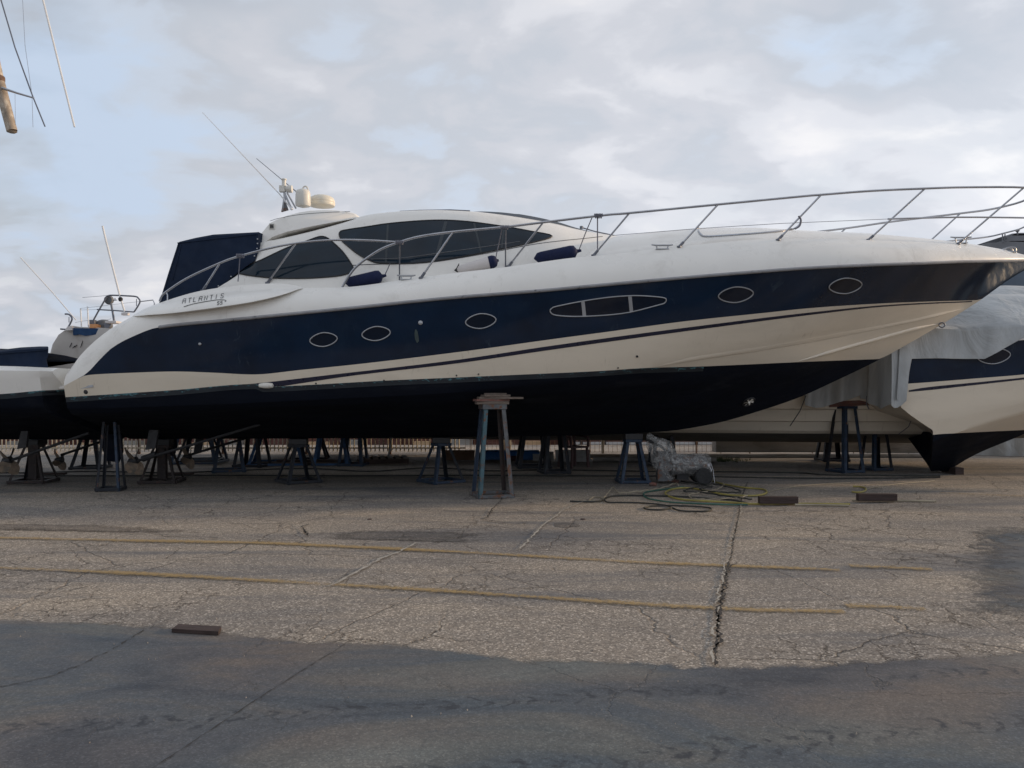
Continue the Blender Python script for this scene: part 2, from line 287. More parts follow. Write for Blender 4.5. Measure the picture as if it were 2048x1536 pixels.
    h = n_math(nt, 'SUBTRACT', n_math(nt, 'ADD', n_noise(nt, v, 60, 4, 0.6), n_math(nt, 'MULTIPLY', n_noise(nt, v, 7, 5, 0.6), 2.0)), n_math(nt, 'MULTIPLY', k, 2.5))
    n_bump(nt, b, h, 0.5, 0.004); return m_
M['slab'] = m_slab()
def soften(src, name):
    m_ = src.copy(); m_.name = name; nt = m_.node_tree; b = nt.nodes['Principled BSDF']
    uv = nt.nodes.new('ShaderNodeTexCoord').outputs['UV']; sp = nt.nodes.new('ShaderNodeSeparateXYZ'); nt.links.new(uv, sp.inputs[0])
    w = n_math(nt, 'SUBTRACT', n_math(nt, 'ADD', n_math(nt, 'MULTIPLY', n_noise(nt, n_map(nt), 6, 6, 0.7), 0.9), 0.35), sp.outputs[1])
    nt.links.new(n_ramp(nt, w, [(0.0, (0, 0, 0)), (0.30, (1.0,) * 3)]), b.inputs['Alpha']); return m_
M['slab_soft'] = soften(M['slab'], 'smooth_concrete_worn_edge'); M['asphalt_soft'] = soften(M['asphalt_dark'], 'patched_asphalt_worn_edge')
def m_line():
    m_, nt, b = mk('worn_yellow_marking'); v = n_map(nt)
    c = n_ramp(nt, n_noise(nt, v, 30, 5, 0.7), [(0.3, (0.27, 0.18, 0.07)), (0.7, (0.38, 0.26, 0.10))])
    uv = nt.nodes.new('ShaderNodeTexCoord').outputs['UV']; sp = nt.nodes.new('ShaderNodeSeparateXYZ'); nt.links.new(uv, sp.inputs[0])
    edge = n_math(nt, 'MULTIPLY', n_math(nt, 'ABSOLUTE', n_math(nt, 'SUBTRACT', sp.outputs[1], 0.5)), 0.42)
    w = n_math(nt, 'SUBTRACT', n_math(nt, 'ADD', n_math(nt, 'MULTIPLY', n_noise(nt, v, 30, 6, 0.9), 0.9), n_math(nt, 'MULTIPLY', n_noise(nt, n_map(nt, (0.4, 1, 1)), 1.2, 3), 0.42)), edge)
    a = n_ramp(nt, w, [(0.535, (0.0,) * 3), (0.63, (0.72,) * 3)])
    nt.links.new(c, b.inputs['Base Color']); nt.links.new(a, b.inputs['Alpha']); b.inputs['Roughness'].default_value = 0.8; return m_
M['line'] = m_line()
M['crack'] = mat('crack_fill', (0.030, 0.027, 0.025), 0.95, var=0.4, vs_=20)
M['palecrack'] = mat('pale_crack_filler', (0.34, 0.315, 0.27), 0.95, var=0.3, vs_=20)
def m_water():
    m_, nt, b = mk('harbour_water'); v = n_map(nt)
    b.inputs['Base Color'].default_value = (0.02, 0.035, 0.04, 1); b.inputs['Roughness'].default_value = 0.12
    n_bump(nt, b, n_noise(nt, v, 2.2, 5, 0.6), 0.6, 0.08); return m_
M['water'] = m_water()

# ------------------------------------------------------------------ helpers
def P(px, py, d): return Vector(((px - CX) / F * d, d, CH - (py - HY) / F * d))
def G(px, py, z=0.0):
    d = (CH - z) * F / (py - HY); return Vector(((px - CX) / F * d, d, z))
def wloc(o):
    v = Vector((0, 0, 0))
    while o is not None: v = v + o.location; o = o.parent
    return v
def tag(o, label=None, cat=None, group=None, kind=None):
    if label: o['label'] = label
    if cat: o['category'] = cat
    if group: o['group'] = group
    if kind: o['kind'] = kind
    return o
def thing(name, label, cat, loc, group=None):
    o = bpy.data.objects.new(name, None); C.objects.link(o); o.location = loc; o.empty_display_size = 0.2
    return tag(o, label, cat, group)
class MB:
    def __init__(s): s.v = []; s.f = []; s.uv = {}
    def add(s, vs_, fs):
        k = len(s.v); s.v += [Vector(p) for p in vs_]; s.f += [tuple(i + k for i in f) for f in fs]; return s
    def box(s, c, sz, rot=None):
        c = Vector(c); h = Vector(sz) / 2; mt = rot if rot is not None else Matrix.Identity(3)
        vs_ = [c + mt @ Vector((x * h.x, y * h.y, z * h.z)) for x in (-1, 1) for y in (-1, 1) for z in (-1, 1)]
        return s.add(vs_, [(0, 1, 3, 2), (4, 6, 7, 5), (0, 4, 5, 1), (2, 3, 7, 6), (0, 2, 6, 4), (1, 5, 7, 3)])
    def tube(s, pts, r, n=8, closed=False, cap=True):
        pts = [Vector(p) for p in pts]; m_ = len(pts); rr = r if isinstance(r, (list, tuple)) else [r] * m_
        prev = None; vs_ = []; fs = []
        for i, p in enumerate(pts):
            a = pts[(i - 1) % m_] if (closed or i > 0) else p; b = pts[(i + 1) % m_] if (closed or i < m_ - 1) else p
            t = (b - a).normalized() if (b - a).length > 1e-9 else Vector((0, 0, 1))
            if prev is None:
                up = Vector((0, 0, 1)) if abs(t.z) < 0.9 else Vector((1, 0, 0)); nrm = t.cross(up).normalized()
            else: nrm = (prev - t * prev.dot(t)).normalized()
            prev = nrm; bn = t.cross(nrm)
            for k in range(n):
                an = 2 * math.pi * k / n; vs_.append(p + (nrm * math.cos(an) + bn * math.sin(an)) * rr[i])
        for i in range(m_ if closed else m_ - 1):
            j = (i + 1) % m_
            for k in range(n): fs.append((i * n + k, i * n + (k + 1) % n, j * n + (k + 1) % n, j * n + k))
        if cap and not closed: fs += [tuple(range(n - 1, -1, -1)), tuple((m_ - 1) * n + k for k in range(n))]
        return s.add(vs_, fs)
    def bar(s, a, b, w, h):       # rectangular bar
        a = Vector(a); b = Vector(b); t = (b - a); L_ = t.length; t.normalize()
        up = Vector((0, 0, 1)) if abs(t.z) < 0.95 else Vector((0, 1, 0))
        x = t.cross(up).normalized(); y = x.cross(t); mt = Matrix((x, t, y)).transposed()
        return s.box((a + b) / 2, (w, L_, h), mt)
    def lathe(s, c, prof, n=24, axis='Z'):
        vs_ = []; fs = []; c = Vector(c)
        for (r, h) in prof:
            for k in range(n):
                a = 2 * math.pi * k / n; x, y = r * math.cos(a), r * math.sin(a)
                vs_.append(c + (Vector((x, y, h)) if axis == 'Z' else Vector((x, h, y)) if axis == 'Y' else Vector((h, x, y))))
        for i in range(len(prof) - 1):
            for k in range(n): fs.append((i * n + k, i * n + (k + 1) % n, (i + 1) * n + (k + 1) % n, (i + 1) * n + k))
        if prof[0][0] > 1e-6: fs.append(tuple(range(n - 1, -1, -1)))
        if prof[-1][0] > 1e-6: fs.append(tuple((len(prof) - 1) * n + k for k in range(n)))
        return s.add(vs_, fs)
    def prism(s, poly, y0, y1, y0b=None):    # polygon in XZ (list of (x,z)), extruded along y
        n = len(poly); vs_ = [(x, y0, z) for x, z in poly] + [(x, y1, z) for x, z in poly]
        return s.add(vs_, [tuple(range(n)), tuple(range(2 * n - 1, n - 1, -1))] + [(i, i + n, (i + 1) % n + n, (i + 1) % n) for i in range(n)])
    def grid(s, rows, uv=False):
        n = len(rows[0]); k = len(s.v); vs_ = [p for r in rows for p in r]; fs = []
        for i in range(len(rows) - 1):
            for j in range(n - 1): fs.append((i * n + j, i * n + j + 1, (i + 1) * n + j + 1, (i + 1) * n + j))
        s.add(vs_, fs)
        if uv:
            for i in range(len(rows)):
                for j in range(n): s.uv[k + i * n + j] = (j / (n - 1), i / (len(rows) - 1))
        return s
    def build(s, name, m_, parent=None, smooth=True, local=False, bevel=0, weld=True, ang=35):
        me = bpy.data.meshes.new(name); off = Vector((0, 0, 0)) if (local or parent is None) else wloc(parent)
        me.from_pydata([tuple(p - off) for p in s.v], [], s.f)
        if s.uv:
            ul = me.uv_layers.new(name='UVMap')
            for lp in me.loops: ul.data[lp.index].uv = s.uv.get(lp.vertex_index, (0, 0))
        bm = bmesh.new(); bm.from_mesh(me)
        if weld: bmesh.ops.remove_doubles(bm, verts=bm.verts, dist=0.0004)
        bmesh.ops.dissolve_degenerate(bm, edges=bm.edges, dist=1e-6)
        bmesh.ops.recalc_face_normals(bm, faces=bm.faces)
        if bevel: bmesh.ops.bevel(bm, geom=[e for e in bm.edges if e.is_manifold and e.calc_face_angle(0) > R(25)], offset=bevel, segments=2, affect='EDGES', profile=0.6, clamp_overlap=True)
        for f in bm.faces: f.smooth = smooth
        for e in bm.edges: e.smooth = not (e.is_manifold and e.calc_face_angle(0) > R(ang))
        bm.to_mesh(me); bm.free(); me.materials.append(m_)
        o = bpy.data.objects.new(name, me); C.objects.link(o)
        if parent is not None: o.parent = parent
        return o
def struct(o): o['kind'] = 'structure'; return o
def smoothpath(pts, n=6, closed=False):       # Catmull-Rom
    pts = [Vector(p) for p in pts]; out = []; m_ = len(pts)
    for i in range(m_ if closed else m_ - 1):
        if closed: p0, p1, p2, p3 = (pts[(i + k) % m_] for k in (-1, 0, 1, 2))
        else: p0 = pts[max(i - 1, 0)]; p1 = pts[i]; p2 = pts[i + 1]; p3 = pts[min(i + 2, m_ - 1)]
        for k in range(n):
            t = k / n
            out.append(0.5 * ((2 * p1) + (p2 - p0) * t + (2 * p0 - 5 * p1 + 4 * p2 - p3) * t * t + (3 * p1 - p0 - 3 * p2 + p3) * t ** 3))
    if not closed: out.append(pts[-1])
    return out
def pch(xy):       # monotone cubic interpolation, clamped ends
    xy = sorted(xy); q = [xy[0]]
    for p in xy[1:]:
        if p[0] - q[-1][0] > 1e-5: q.append(p)
    xs = [p[0] for p in q]; ys = [p[1] for p in q]; n = len(xs)
    if n == 1: return lambda x: ys[0]
    d = [(ys[i + 1] - ys[i]) / (xs[i + 1] - xs[i]) for i in range(n - 1)]; m_ = [d[0]] + [0 if d[i - 1] * d[i] <= 0 else 2 * d[i - 1] * d[i] / (d[i - 1] + d[i]) for i in range(1, n - 1)] + [d[-1]]
    def f(x):
        if x <= xs[0]: return ys[0]
        if x >= xs[-1]: return ys[-1]
        lo, hi = 0, n - 1
        while hi - lo > 1:
            md = (lo + hi) // 2
            if xs[md] <= x: lo = md
            else: hi = md
        h = xs[hi] - xs[lo]; t = (x - xs[lo]) / h
        return ys[lo] * (2 * t ** 3 - 3 * t * t + 1) + m_[lo] * h * (t ** 3 - 2 * t * t + t) + ys[hi] * (-2 * t ** 3 + 3 * t * t) + m_[hi] * h * (t ** 3 - t * t)
    return f
def sstep(a, b, x):
    t = max(0.0, min(1.0, (x - a) / (b - a))); return t * t * (3 - 2 * t)
EYE = Vector((0, 0, CH))
def cast(px, py, bvh, off=0.0, back=None):
    d = (P(px, py, 1.0) - EYE).normalized(); h = bvh.ray_cast(EYE, d)
    if h[0] is None: return back
    n = h[1] if h[1].dot(d) < 0 else -h[1]
    return h[0] + n * off

class Hull:
    """Hull symmetric about the plane y = Yc; curves are read from the photograph's side view with half-beams in metres."""
    def __init__(s, Yc, keel, chL, chU, sheer, top, flare=(1.25, 4.0, 8.0)):
        s.Yc = Yc; s.flare = flare
        def cv(t):
            pts = []
            for r in t:
                b = r[2] if len(r) > 2 else 0.0; q = P(r[0], r[1], Yc - b); pts.append((q.x, q.z, b))
            return pts
        K, A, B, D, T = map(cv, (keel, chL, chU, sheer, top))
        s.x0 = min(p[0] for p in D); s.x1 = max(p[0] for p in D + K)
        s.zk = pch([(p[0], p[1]) for p in K])
        def zb(pts): return pch([(p[0], p[1]) for p in pts]), pch([(p[0], p[2]) for p in pts]), max(p[0] for p in pts)
        s.A = zb(A); s.B = zb(B); s.D = zb(D); s.T = zb(T)
    def sect(s, X):
        zk = s.zk(X); pts = [(zk, 0.0)]
        for (fz, fb, xe) in (s.A, s.B):
            z = max(fz(X), zk) if X < xe else zk; b = fb(X) if X < xe else 0.0
            z = max(z, pts[-1][0]); b = max(b, pts[-1][1]) if z > zk else 0.0
            pts.append((z, b))
        zd = max(s.D[0](X), pts[-1][0] + 0.002); pts.append((zd, s.D[1](X))); pts.append((max(s.T[0](X), zd + 0.004), s.T[1](X)))
        return pts
    def b(s, X, Z, sec=None):
        p = sec or s.sect(X)
        if Z <= p[0][0]: return 0.0
        for i in range(4):
            if Z <= p[i + 1][0]:
                h = p[i + 1][0] - p[i][0]
                if h < 1e-6: continue
                t = (Z - p[i][0]) / h
                if i == 2:
                    t = t ** (0.8 + (s.flare[0] - 0.8) * sstep(s.flare[1], s.flare[2], X))
                if i == 3: t = t ** 2.2
                return p[i][1] + (p[i + 1][1] - p[i][1]) * t
        return p[4][1]
    def curve(s, tbl):
        out = []
        for (px, py) in tbl:
            d = s.Yc - 2
            for _ in range(40):
                q = P(px, py, d); d = 0.5 * d + 0.5 * (s.Yc - s.b(q.x, q.z))
            out.append((q.x, q.z))
        return pch(out)
    def strip(s, mb, lo, hi, x0, x1, nx, nz, off=0.0, sides=(-1, 1), crease=True, xs=None):
        xs = xs or [x0 + (x1 - x0) * i / nx for i in range(nx + 1)]
        for sd in sides:
            cols = []
            for X in xs:
                sec = s.sect(X); a = max(lo(X), sec[0][0]); c = max(hi(X), a); lv = [a, c]
                if crease: lv = [a] + [min(max(sec[k][0], a), c) for k in (1, 2)] + [c]
                zs = []
                segs = len(lv) - 1
                for i in range(segs):
                    for k in range(nz): zs.append(lv[i] + (lv[i + 1] - lv[i]) * k / nz)
                zs.append(c)
                cols.append([Vector((X, s.Yc + sd * (s.b(X, z, sec) + off), z)) for z in zs])
            rows = [[cols[i][j] for i in range(len(xs))] for j in range(len(cols[0]))]
            mb.grid(rows, uv=True)
        return mb
def overlay(poly, bvh, off, step=6.0, depth=0.0):
    """polygon in photo coordinates laid onto a surface as its own thin shell"""
    pts = [Vector((x, y)) for x, y in poly]; n = len(pts)
    xs = [p.x for p in pts]; ys = [p.y for p in pts]
    def inside(x, y):
        c = False; j = n - 1
        for i in range(n):
            if (pts[i].y > y) != (pts[j].y > y) and x < (pts[j].x - pts[i].x) * (y - pts[i].y) / (pts[j].y - pts[i].y) + pts[i].x: c = not c
            j = i
        return c
    inn = []
    y = min(ys) + step / 2
    while y < max(ys):
        x = min(xs) + step / 2
        while x < max(xs):
            if inside(x, y) and min((Vector((x, y)) - p).length for p in pts) > step * 0.35: inn.append(Vector((x, y)))
            x += step
        y += step
    r = delaunay_2d_cdt(pts + inn, [], [list(range(n))], 1, 1e-4)
    vv = []; last = None
    for p in r[0]:
        q = cast(p.x, p.y, bvh, off, last); last = q if q is not None else last; vv.append(q)
    if any(q is None for q in vv):
        g = next(q for q in vv if q is not None); vv = [q or g for q in vv]
    mb = MB(); mb.add(vv, [tuple(f) for f in r[2]])
    return mb
def dense(poly, n=5, closed=True):
    return [(p.x, p.y) for p in smoothpath([Vector((x, y, 0)) for x, y in poly], n, closed)]
exec_parts = []

# ------------------------------------------------------------------ ground
def sheet(name, pts, z, m_, parent=None, uv=False):
    mb = MB(); mb.add([(x, y, z) for x, y in pts], [tuple(range(len(pts)))])
    return mb.build(name, m_, parent, smooth=False, weld=False)
def jag(pts, step, amp, seed=1):
    rnd = random.Random(seed); out = []
    for (x0, y0), (x1, y1) in zip(pts[:-1], pts[1:]):
        L_ = math.hypot(x1 - x0, y1 - y0); k = max(1, int(L_ / step))
        for i in range(k):
            t = i / k; a = rnd.uniform(-amp, amp); out.append((x0 + (x1 - x0) * t - (y1 - y0) / L_ * a, y0 + (y1 - y0) * t + (x1 - x0) / L_ * a))
    out.append(pts[-1]); return out
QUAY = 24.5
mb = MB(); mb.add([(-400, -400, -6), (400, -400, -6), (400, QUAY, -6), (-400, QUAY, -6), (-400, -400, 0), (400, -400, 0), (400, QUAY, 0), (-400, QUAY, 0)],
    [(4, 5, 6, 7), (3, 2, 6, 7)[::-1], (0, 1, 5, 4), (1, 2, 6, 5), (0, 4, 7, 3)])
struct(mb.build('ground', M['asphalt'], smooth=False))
mb = MB(); mb.add([(-3000, QUAY - 0.2, -1.3), (3000, QUAY - 0.2, -1.3), (3000, 3500, -1.3), (-3000, 3500, -1.3)], [(0, 1, 2, 3)])
struct(mb.build('water', M['water'], smooth=False))
edge_px = [(-900, 1215), (-300, 1226), (0, 1240), (180, 1246), (340, 1254), (460, 1268), (600, 1283), (760, 1288), (900, 1300), (1024, 1318), (1200, 1322), (1430, 1336), (1600, 1330), (1800, 1318), (2048, 1306), (2500, 1298), (3400, 1290)]
edge = [tuple(G(x, y)[:2]) for x, y in edge_px]
sl = jag(edge, 0.06, 0.016, 3); mb = MB()
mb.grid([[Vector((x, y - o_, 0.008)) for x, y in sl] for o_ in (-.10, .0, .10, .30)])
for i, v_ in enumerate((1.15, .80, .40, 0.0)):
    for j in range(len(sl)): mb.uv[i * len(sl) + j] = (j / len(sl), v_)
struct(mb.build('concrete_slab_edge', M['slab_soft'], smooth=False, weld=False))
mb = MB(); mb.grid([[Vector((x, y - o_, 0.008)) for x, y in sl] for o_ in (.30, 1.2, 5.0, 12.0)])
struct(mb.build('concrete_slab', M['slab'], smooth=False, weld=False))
def patch(pxs, z, m_, name, seed=2, amp=0.02):
    q = [tuple(G(x, y)[:2]) for x, y in pxs]; q = jag(q + [q[0]], 0.08, amp, seed)[:-1]
    cx_ = sum(p[0] for p in q) / len(q); cy_ = sum(p[1] for p in q) / len(q); mb = MB(); n = len(q); rings = (1.0, .85, .6, .3)
    for ri, k in enumerate(rings):
        for i, p in enumerate(q): mb.uv[len(mb.v)] = (i / n, k); mb.v.append(Vector((cx_ + (p[0] - cx_) * k, cy_ + (p[1] - cy_) * k, z)))
        if ri: mb.f += [((ri - 1) * n + i, (ri - 1) * n + (i + 1) % n, ri * n + (i + 1) % n, ri * n + i) for i in range(n)]
    mb.uv[len(mb.v)] = (0, 0); mb.v.append(Vector((cx_, cy_, z))); l_ = (len(rings) - 1) * n
    mb.f += [(l_ + i, l_ + (i + 1) % n, len(mb.v) - 1) for i in range(n)]
    struct(mb.build(name, m_, smooth=False, weld=False))
patch([(610, 1064), (700, 1058), (860, 1060), (1000, 1064), (985, 1078), (1000, 1090), (800, 1087), (610, 1080)], 0.004, M['asphalt_soft'], 'asphalt_patch', 4)
patch([(-400, 1040), (0, 1046), (300, 1050), (520, 1068), (330, 1070), (0, 1062), (-400, 1060)], 0.004, M['asphalt_soft'], 'asphalt_patch', 5)
patch([(1850, 1150), (1885, 1090), (1900, 1045), (2100, 1040), (2500, 1050), (2500, 1296), (1960, 1300), (1820, 1270)], 0.004, M['slab_soft'], 'concrete_patch', 6)
patch([(1108, 1047), (1130, 1045), (1158, 1048), (1160, 1053), (1130, 1056), (1108, 1053)], 0.004, M['asphalt_dark'], 'asphalt_patch', 7, 0.01)
def ribbon(name, pxs, w, z, m_, seed=1, jit=0.02, wj=0.5, step=0.07, uvs=False, px=True):
    q = [G(x, y) if px else Vector((x, y, 0)) for x, y in pxs]; rnd = random.Random(seed); L_, pts = 0, [q[0]]
    for a, b in zip(q[:-1], q[1:]):
        k = max(1, int((b - a).length / step))
        for i in range(1, k + 1): pts.append(a.lerp(b, i / k))
    l, r = [], []
    for i, p in enumerate(pts):
        t = (pts[min(i + 1, len(pts) - 1)] - pts[max(i - 1, 0)]).normalized(); nn = Vector((-t.y, t.x, 0)); p = p + nn * rnd.uniform(-jit, jit)
        ww = w * rnd.uniform(1 - wj, 1 + wj) / 2; l.append(Vector((p.x + nn.x * ww, p.y + nn.y * ww, z))); r.append(Vector((p.x - nn.x * ww, p.y - nn.y * ww, z)))
    mb = MB(); mb.grid([l, r] if not uvs else [l, [(a + b) / 2 for a, b in zip(l, r)], r], uv=True)
    return struct(mb.build(name, m_, smooth=False, weld=False))
ribbon('yellow_line', [(-900, 1046), (0, 1077), (230, 1082), (500, 1087), (750, 1097), (1024, 1112), (1250, 1125), (1450, 1133), (1680, 1142)], 0.21, 0.012, M['line'], 1, 0.002, 0.06, uvs=True)
ribbon('yellow_line', [(1700, 1134), (1780, 1137), (1865, 1141)], 0.24, 0.012, M['line'], 2, 0.002, 0.06, uvs=True)
ribbon('yellow_line', [(-900, 1105), (0, 1138), (110, 1142), (230, 1147), (470, 1160), (740, 1175), (1024, 1193), (1200, 1205), (1340, 1214), (1500, 1222), (1690, 1226)], 0.18, 0.012, M['line'], 3, 0.002, 0.06, uvs=True)
ribbon('yellow_line', [(1692, 1214), (1760, 1216), (1850, 1220)], 0.22, 0.012, M['line'], 4, 0.002, 0.06, uvs=True)
ribbon('yellow_line', [(1880, 986), (1960, 990), (2060, 994), (2500, 1010)], 0.26, 0.012, M['line'], 5, 0.002, 0.06, uvs=True)
ribbon('pavement_crack', [(1495, 966), (1486, 990), (1480, 1012), (1476, 1040), (1467, 1080), (1462, 1115), (1452, 1150), (1444, 1190), (1440, 1230), (1434, 1270), (1430, 1336)], 0.014, 0.016, M['crack'], 5, 0.008, 0.95, 0.03)
ribbon('pavement_crack', [(1488, 990), (1478, 1040), (1460, 1100), (1448, 1150), (1434, 1215), (1426, 1330)], 0.012, 0.016, M['palecrack'], 6, 0.02, 0.8, 0.05)
ribbon('pavement_crack', [(1474, 1128), (1458, 1142), (1450, 1180), (1437, 1225), (1438, 1300)], 0.016, 0.016, M['crack'], 7, 0.02, 0.8, 0.04)
ribbon('slab_joint', [(690, 1292), (600, 1348), (530, 1392), (470, 1432), (390, 1486), (300, 1545), (120, 1665)], 0.0035, 0.012, M['crack'], 8, 0.003, 0.8, 0.04)
ribbon('slab_joint', [(345, 1240), (290, 1262), (230, 1300), (160, 1334), (90, 1360), (0, 1378), (-100, 1398)], 0.0055, 0.012, M['crack'], 9, 0.012, 0.95, 0.03)
ribbon('pavement_crack', [(832, 1088), (800, 1105), (760, 1120), (730, 1138), (680, 1165), (655, 1176)], 0.020, 0.016, M['palecrack'], 10, 0.014, 0.6)
ribbon('pavement_crack', [(1010, 985), (1000, 1004), (985, 1020), (975, 1037), (962, 1040), (1000, 1046), (1030, 1050), (1055, 1046)], 0.016, 0.016, M['crack'], 11, 0.012, 0.7, 0.05)
ribbon('pavement_crack', [(1180, 1000), (1130, 1020), (1090, 1050), (1060, 1080), (1040, 1100)], 0.016, 0.016, M['palecrack'], 12, 0.014, 0.6)
ribbon('pavement_crack', [(610, 1064), (616, 1074), (604, 1056), (618, 1050)], 0.014, 0.016, M['crack'], 13, 0.012, 0.7, 0.05)
ribbon('pavement_crack', [(-20, 1060), (150, 1062), (300, 1070), (480, 1081), (620, 1086)], 0.012, 0.016, M['crack'], 14, 0.014, 0.9, 0.06)

# ------------------------------------------------------------------ the main motor yacht
YC = 13.9
keel = [(299, 878), (600, 877), (800, 875), (1000, 873), (1175, 870), (1325, 863), (1425, 848), (1525, 820), (1600, 794), (1662, 766), (1761, 718), (1878, 652), (1961, 600), (2011, 564), (2048, 541), (2086, 520)]
chL = [(150, 828, 1.85), (400, 820, 1.9), (700, 808, 1.92), (912, 800, 1.9), (1125, 786, 1.75), (1290, 768, 1.5), (1400, 755, 1.3), (1586, 725, .9), (1700, 695, .6), (1861, 652, .12), (1885, 647, 0)]
chU = [(150, 818, 1.95), (400, 810, 2.0), (700, 796, 2.05), (912, 785, 2.05), (1125, 762, 1.95), (1290, 738, 1.8), (1375, 722, 1.65), (1536, 697, 1.3), (1686, 670, .85), (1861, 635, .3), (1935, 615, 0)]
sheer = [(128, 772, 2.05), (150, 760, 2.08), (172, 748, 2.1), (195, 724, 2.12), (225, 695, 2.15), (270, 671, 2.18), (315, 655, 2.2), (450, 641, 2.27), (675, 619, 2.33), (900, 596, 2.36), (1100, 580, 2.35), (1212, 569.5, 2.31), (1375, 555, 2.25), (1536, 542, 2.12), (1612, 536.5, 2.03), (1736, 530.5, 1.82), (1850, 526.5, 1.5), (1911, 524, 1.22), (2000, 522, .74), (2048, 521, .36), (2068, 521, .16), (2086, 521, .03)]
top = [(128, 756, 2.0), (165, 706, 2.0), (215, 662, 1.98), (262, 634, 1.98), (290, 617, 1.98), (320, 607, 1.98), (400, 592, 2.0), (500, 581, 2.02), (607, 576, 2.05), (675, 575, 2.05), (812, 559, 2.08), (917, 545, 2.1), (1012, 534, 2.1), (1150, 515, 2.08), (1200, 511, 2.05), (1375, 491, 1.95), (1536, 478, 1.8), (1612, 477, 1.7), (1736, 480, 1.5), (1850, 485, 1.2), (1911, 489, .95), (2011, 502, .45), (2060, 512, .18), (2086, 518, .02)]
H = Hull(YC, keel, chL, chU, sheer, top)
paint = H.curve([(120, 795), (185, 791), (350, 780), (512, 768), (520, 774), (575, 772), (775, 761), (912, 755), (1025, 750), (1200, 742), (1290, 736), (1400, 733), (1536, 727), (1650, 722), (1761, 718)])
navyB = H.curve([(128, 772), (160, 755), (175, 750), (250, 746), (350, 743), (430, 745.5), (505, 749), (600, 740), (700, 730), (925, 703), (1100, 679), (1212, 664), (1375, 642), (1536, 625), (1612, 617), (1761, 607), (1958, 600)])
strT = H.curve([(380, 779), (520, 766), (650, 751), (912, 720), (1100, 692), (1375, 655), (1612, 626), (1761, 611), (1958, 601)])
strB = H.curve([(380, 786), (520, 779), (580, 770), (700, 752), (912, 727), (1100, 700), (1375, 662), (1612, 631), (1761, 614), (1958, 603)])
HX0, HX1 = H.x0, H.x1
yacht = thing('motor_yacht', 'long navy and white motor yacht with black bottom propped on stands, filling the picture', 'yacht', (1.0, YC, 0.0))
XS = [HX0 + (HX1 - HX0) * (i / 150) for i in range(151)]
XS = sorted(set([x for x in XS] + [HX1 - d for d in (.03, .08, .15, .25, .4)] + [HX0 + d for d in (.03, .06, .1)]))
lowk = lambda X: -9
hull_all = MB()
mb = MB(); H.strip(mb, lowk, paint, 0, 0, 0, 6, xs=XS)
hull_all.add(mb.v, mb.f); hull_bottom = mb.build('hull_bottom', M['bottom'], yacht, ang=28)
topw = H.T[0]
def navylo(X): return min(navyB(X), H.D[0](X))
mb = MB(); H.strip(mb, paint, navylo, 0, 0, 0, 5, xs=XS); hull_all.add(mb.v, mb.f)
hull_side = mb.build('hull_side', M['gel2'], yacht, ang=28)
mb = MB(); H.strip(mb, navylo, H.D[0], 0, 0, 0, 10, xs=XS, crease=False); hull_all.add(mb.v, mb.f)
mb.build('topside_panel', M['navy'], yacht)
mb = MB(); H.strip(mb, H.D[0], topw, 0, 0, 0, 9, xs=XS, crease=False); hull_all.add(mb.v, mb.f)
# stern face: closes both ends of the section at the first station
sec = []; X = HX0
zs0 = [H.zk(X) + (H.sect(X)[4][0] - H.zk(X)) * i / 24 for i in range(25)]
rows = [[Vector((X, YC + H.b(X, z) * s_, z)) for z in zs0] for s_ in [k / 8 for k in range(-8, 9)]]
mb.build('deck_side', M['gel'], yacht)
mb = MB(); mb.grid(rows); mb.build('transom', M['gel2'], yacht)
# stripe and worn waterline
mb = MB(); xs = [x for x in XS if x > H.curve([(380, 779), (390, 779)])(0) - 99 and x > (400 - CX) / F * 11.9 and x < (1950 - CX) / F * 13.8]
H.strip(mb, lambda X: max(strB(X), paint(X) + .002), strT, 0, 0, 0, 2, off=0.004, xs=xs, crease=False); mb.build('pinstripe', M['stripe'], yacht)
xs = [x for x in XS if x < (1420 - CX) / F * 12.2]
mb = MB(); H.strip(mb, lambda X: paint(X) - 0.075, lambda X: paint(X) - 0.001, 0, 0, 0, 3, off=0.003, xs=xs, crease=False); mb.build('waterline_band', M['worn'], yacht)
# rub rail
for sd in (-1, 1):
    pts = [Vector((x, YC + sd * (H.D[1](x) + 0.012), H.D[0](x) + .0)) for x in XS if x > (312 - CX) / F * 11.7]
    mb = MB(); mb.tube(pts, 0.024, 8); rr_ = mb.build('rub_rail', M['rail'], yacht)
# spray rails along the chine edges
def spray(fz, X0, X1, up_, out, nm='spray_rail'):
    for sd in (-1, 1):
        rows = []
        for X in [X0 + (X1 - X0) * i / 90 for i in range(91)]:
            z = fz(X); e = min(1, (X1 - X) / .6 + .1, (X - X0) / .6 + .1); r = []
            for dz, o_ in ((up_, -.003), (up_ * .4, out * .75), (0, out), (-.012, out * .9), (-.02, -.004)): r.append(Vector((X, YC + sd * (H.b(X, z + dz * e) + o_ * e), z + dz * e)))
            rows.append(r)
        mb = MB(); mb.grid(rows); mb.build(nm, M['gel2'], yacht, ang=25)
spray(H.A[0], P(1592, 722, YC - .9).x, P(1880, 648, YC).x, .05, .035)
spray(H.B[0], P(1310, 735, YC - 1.7).x, P(1925, 617, YC).x, .05, .014)
hb = BVHTree.FromPolygons([tuple(v) for v in hull_all.v], hull_all.f)

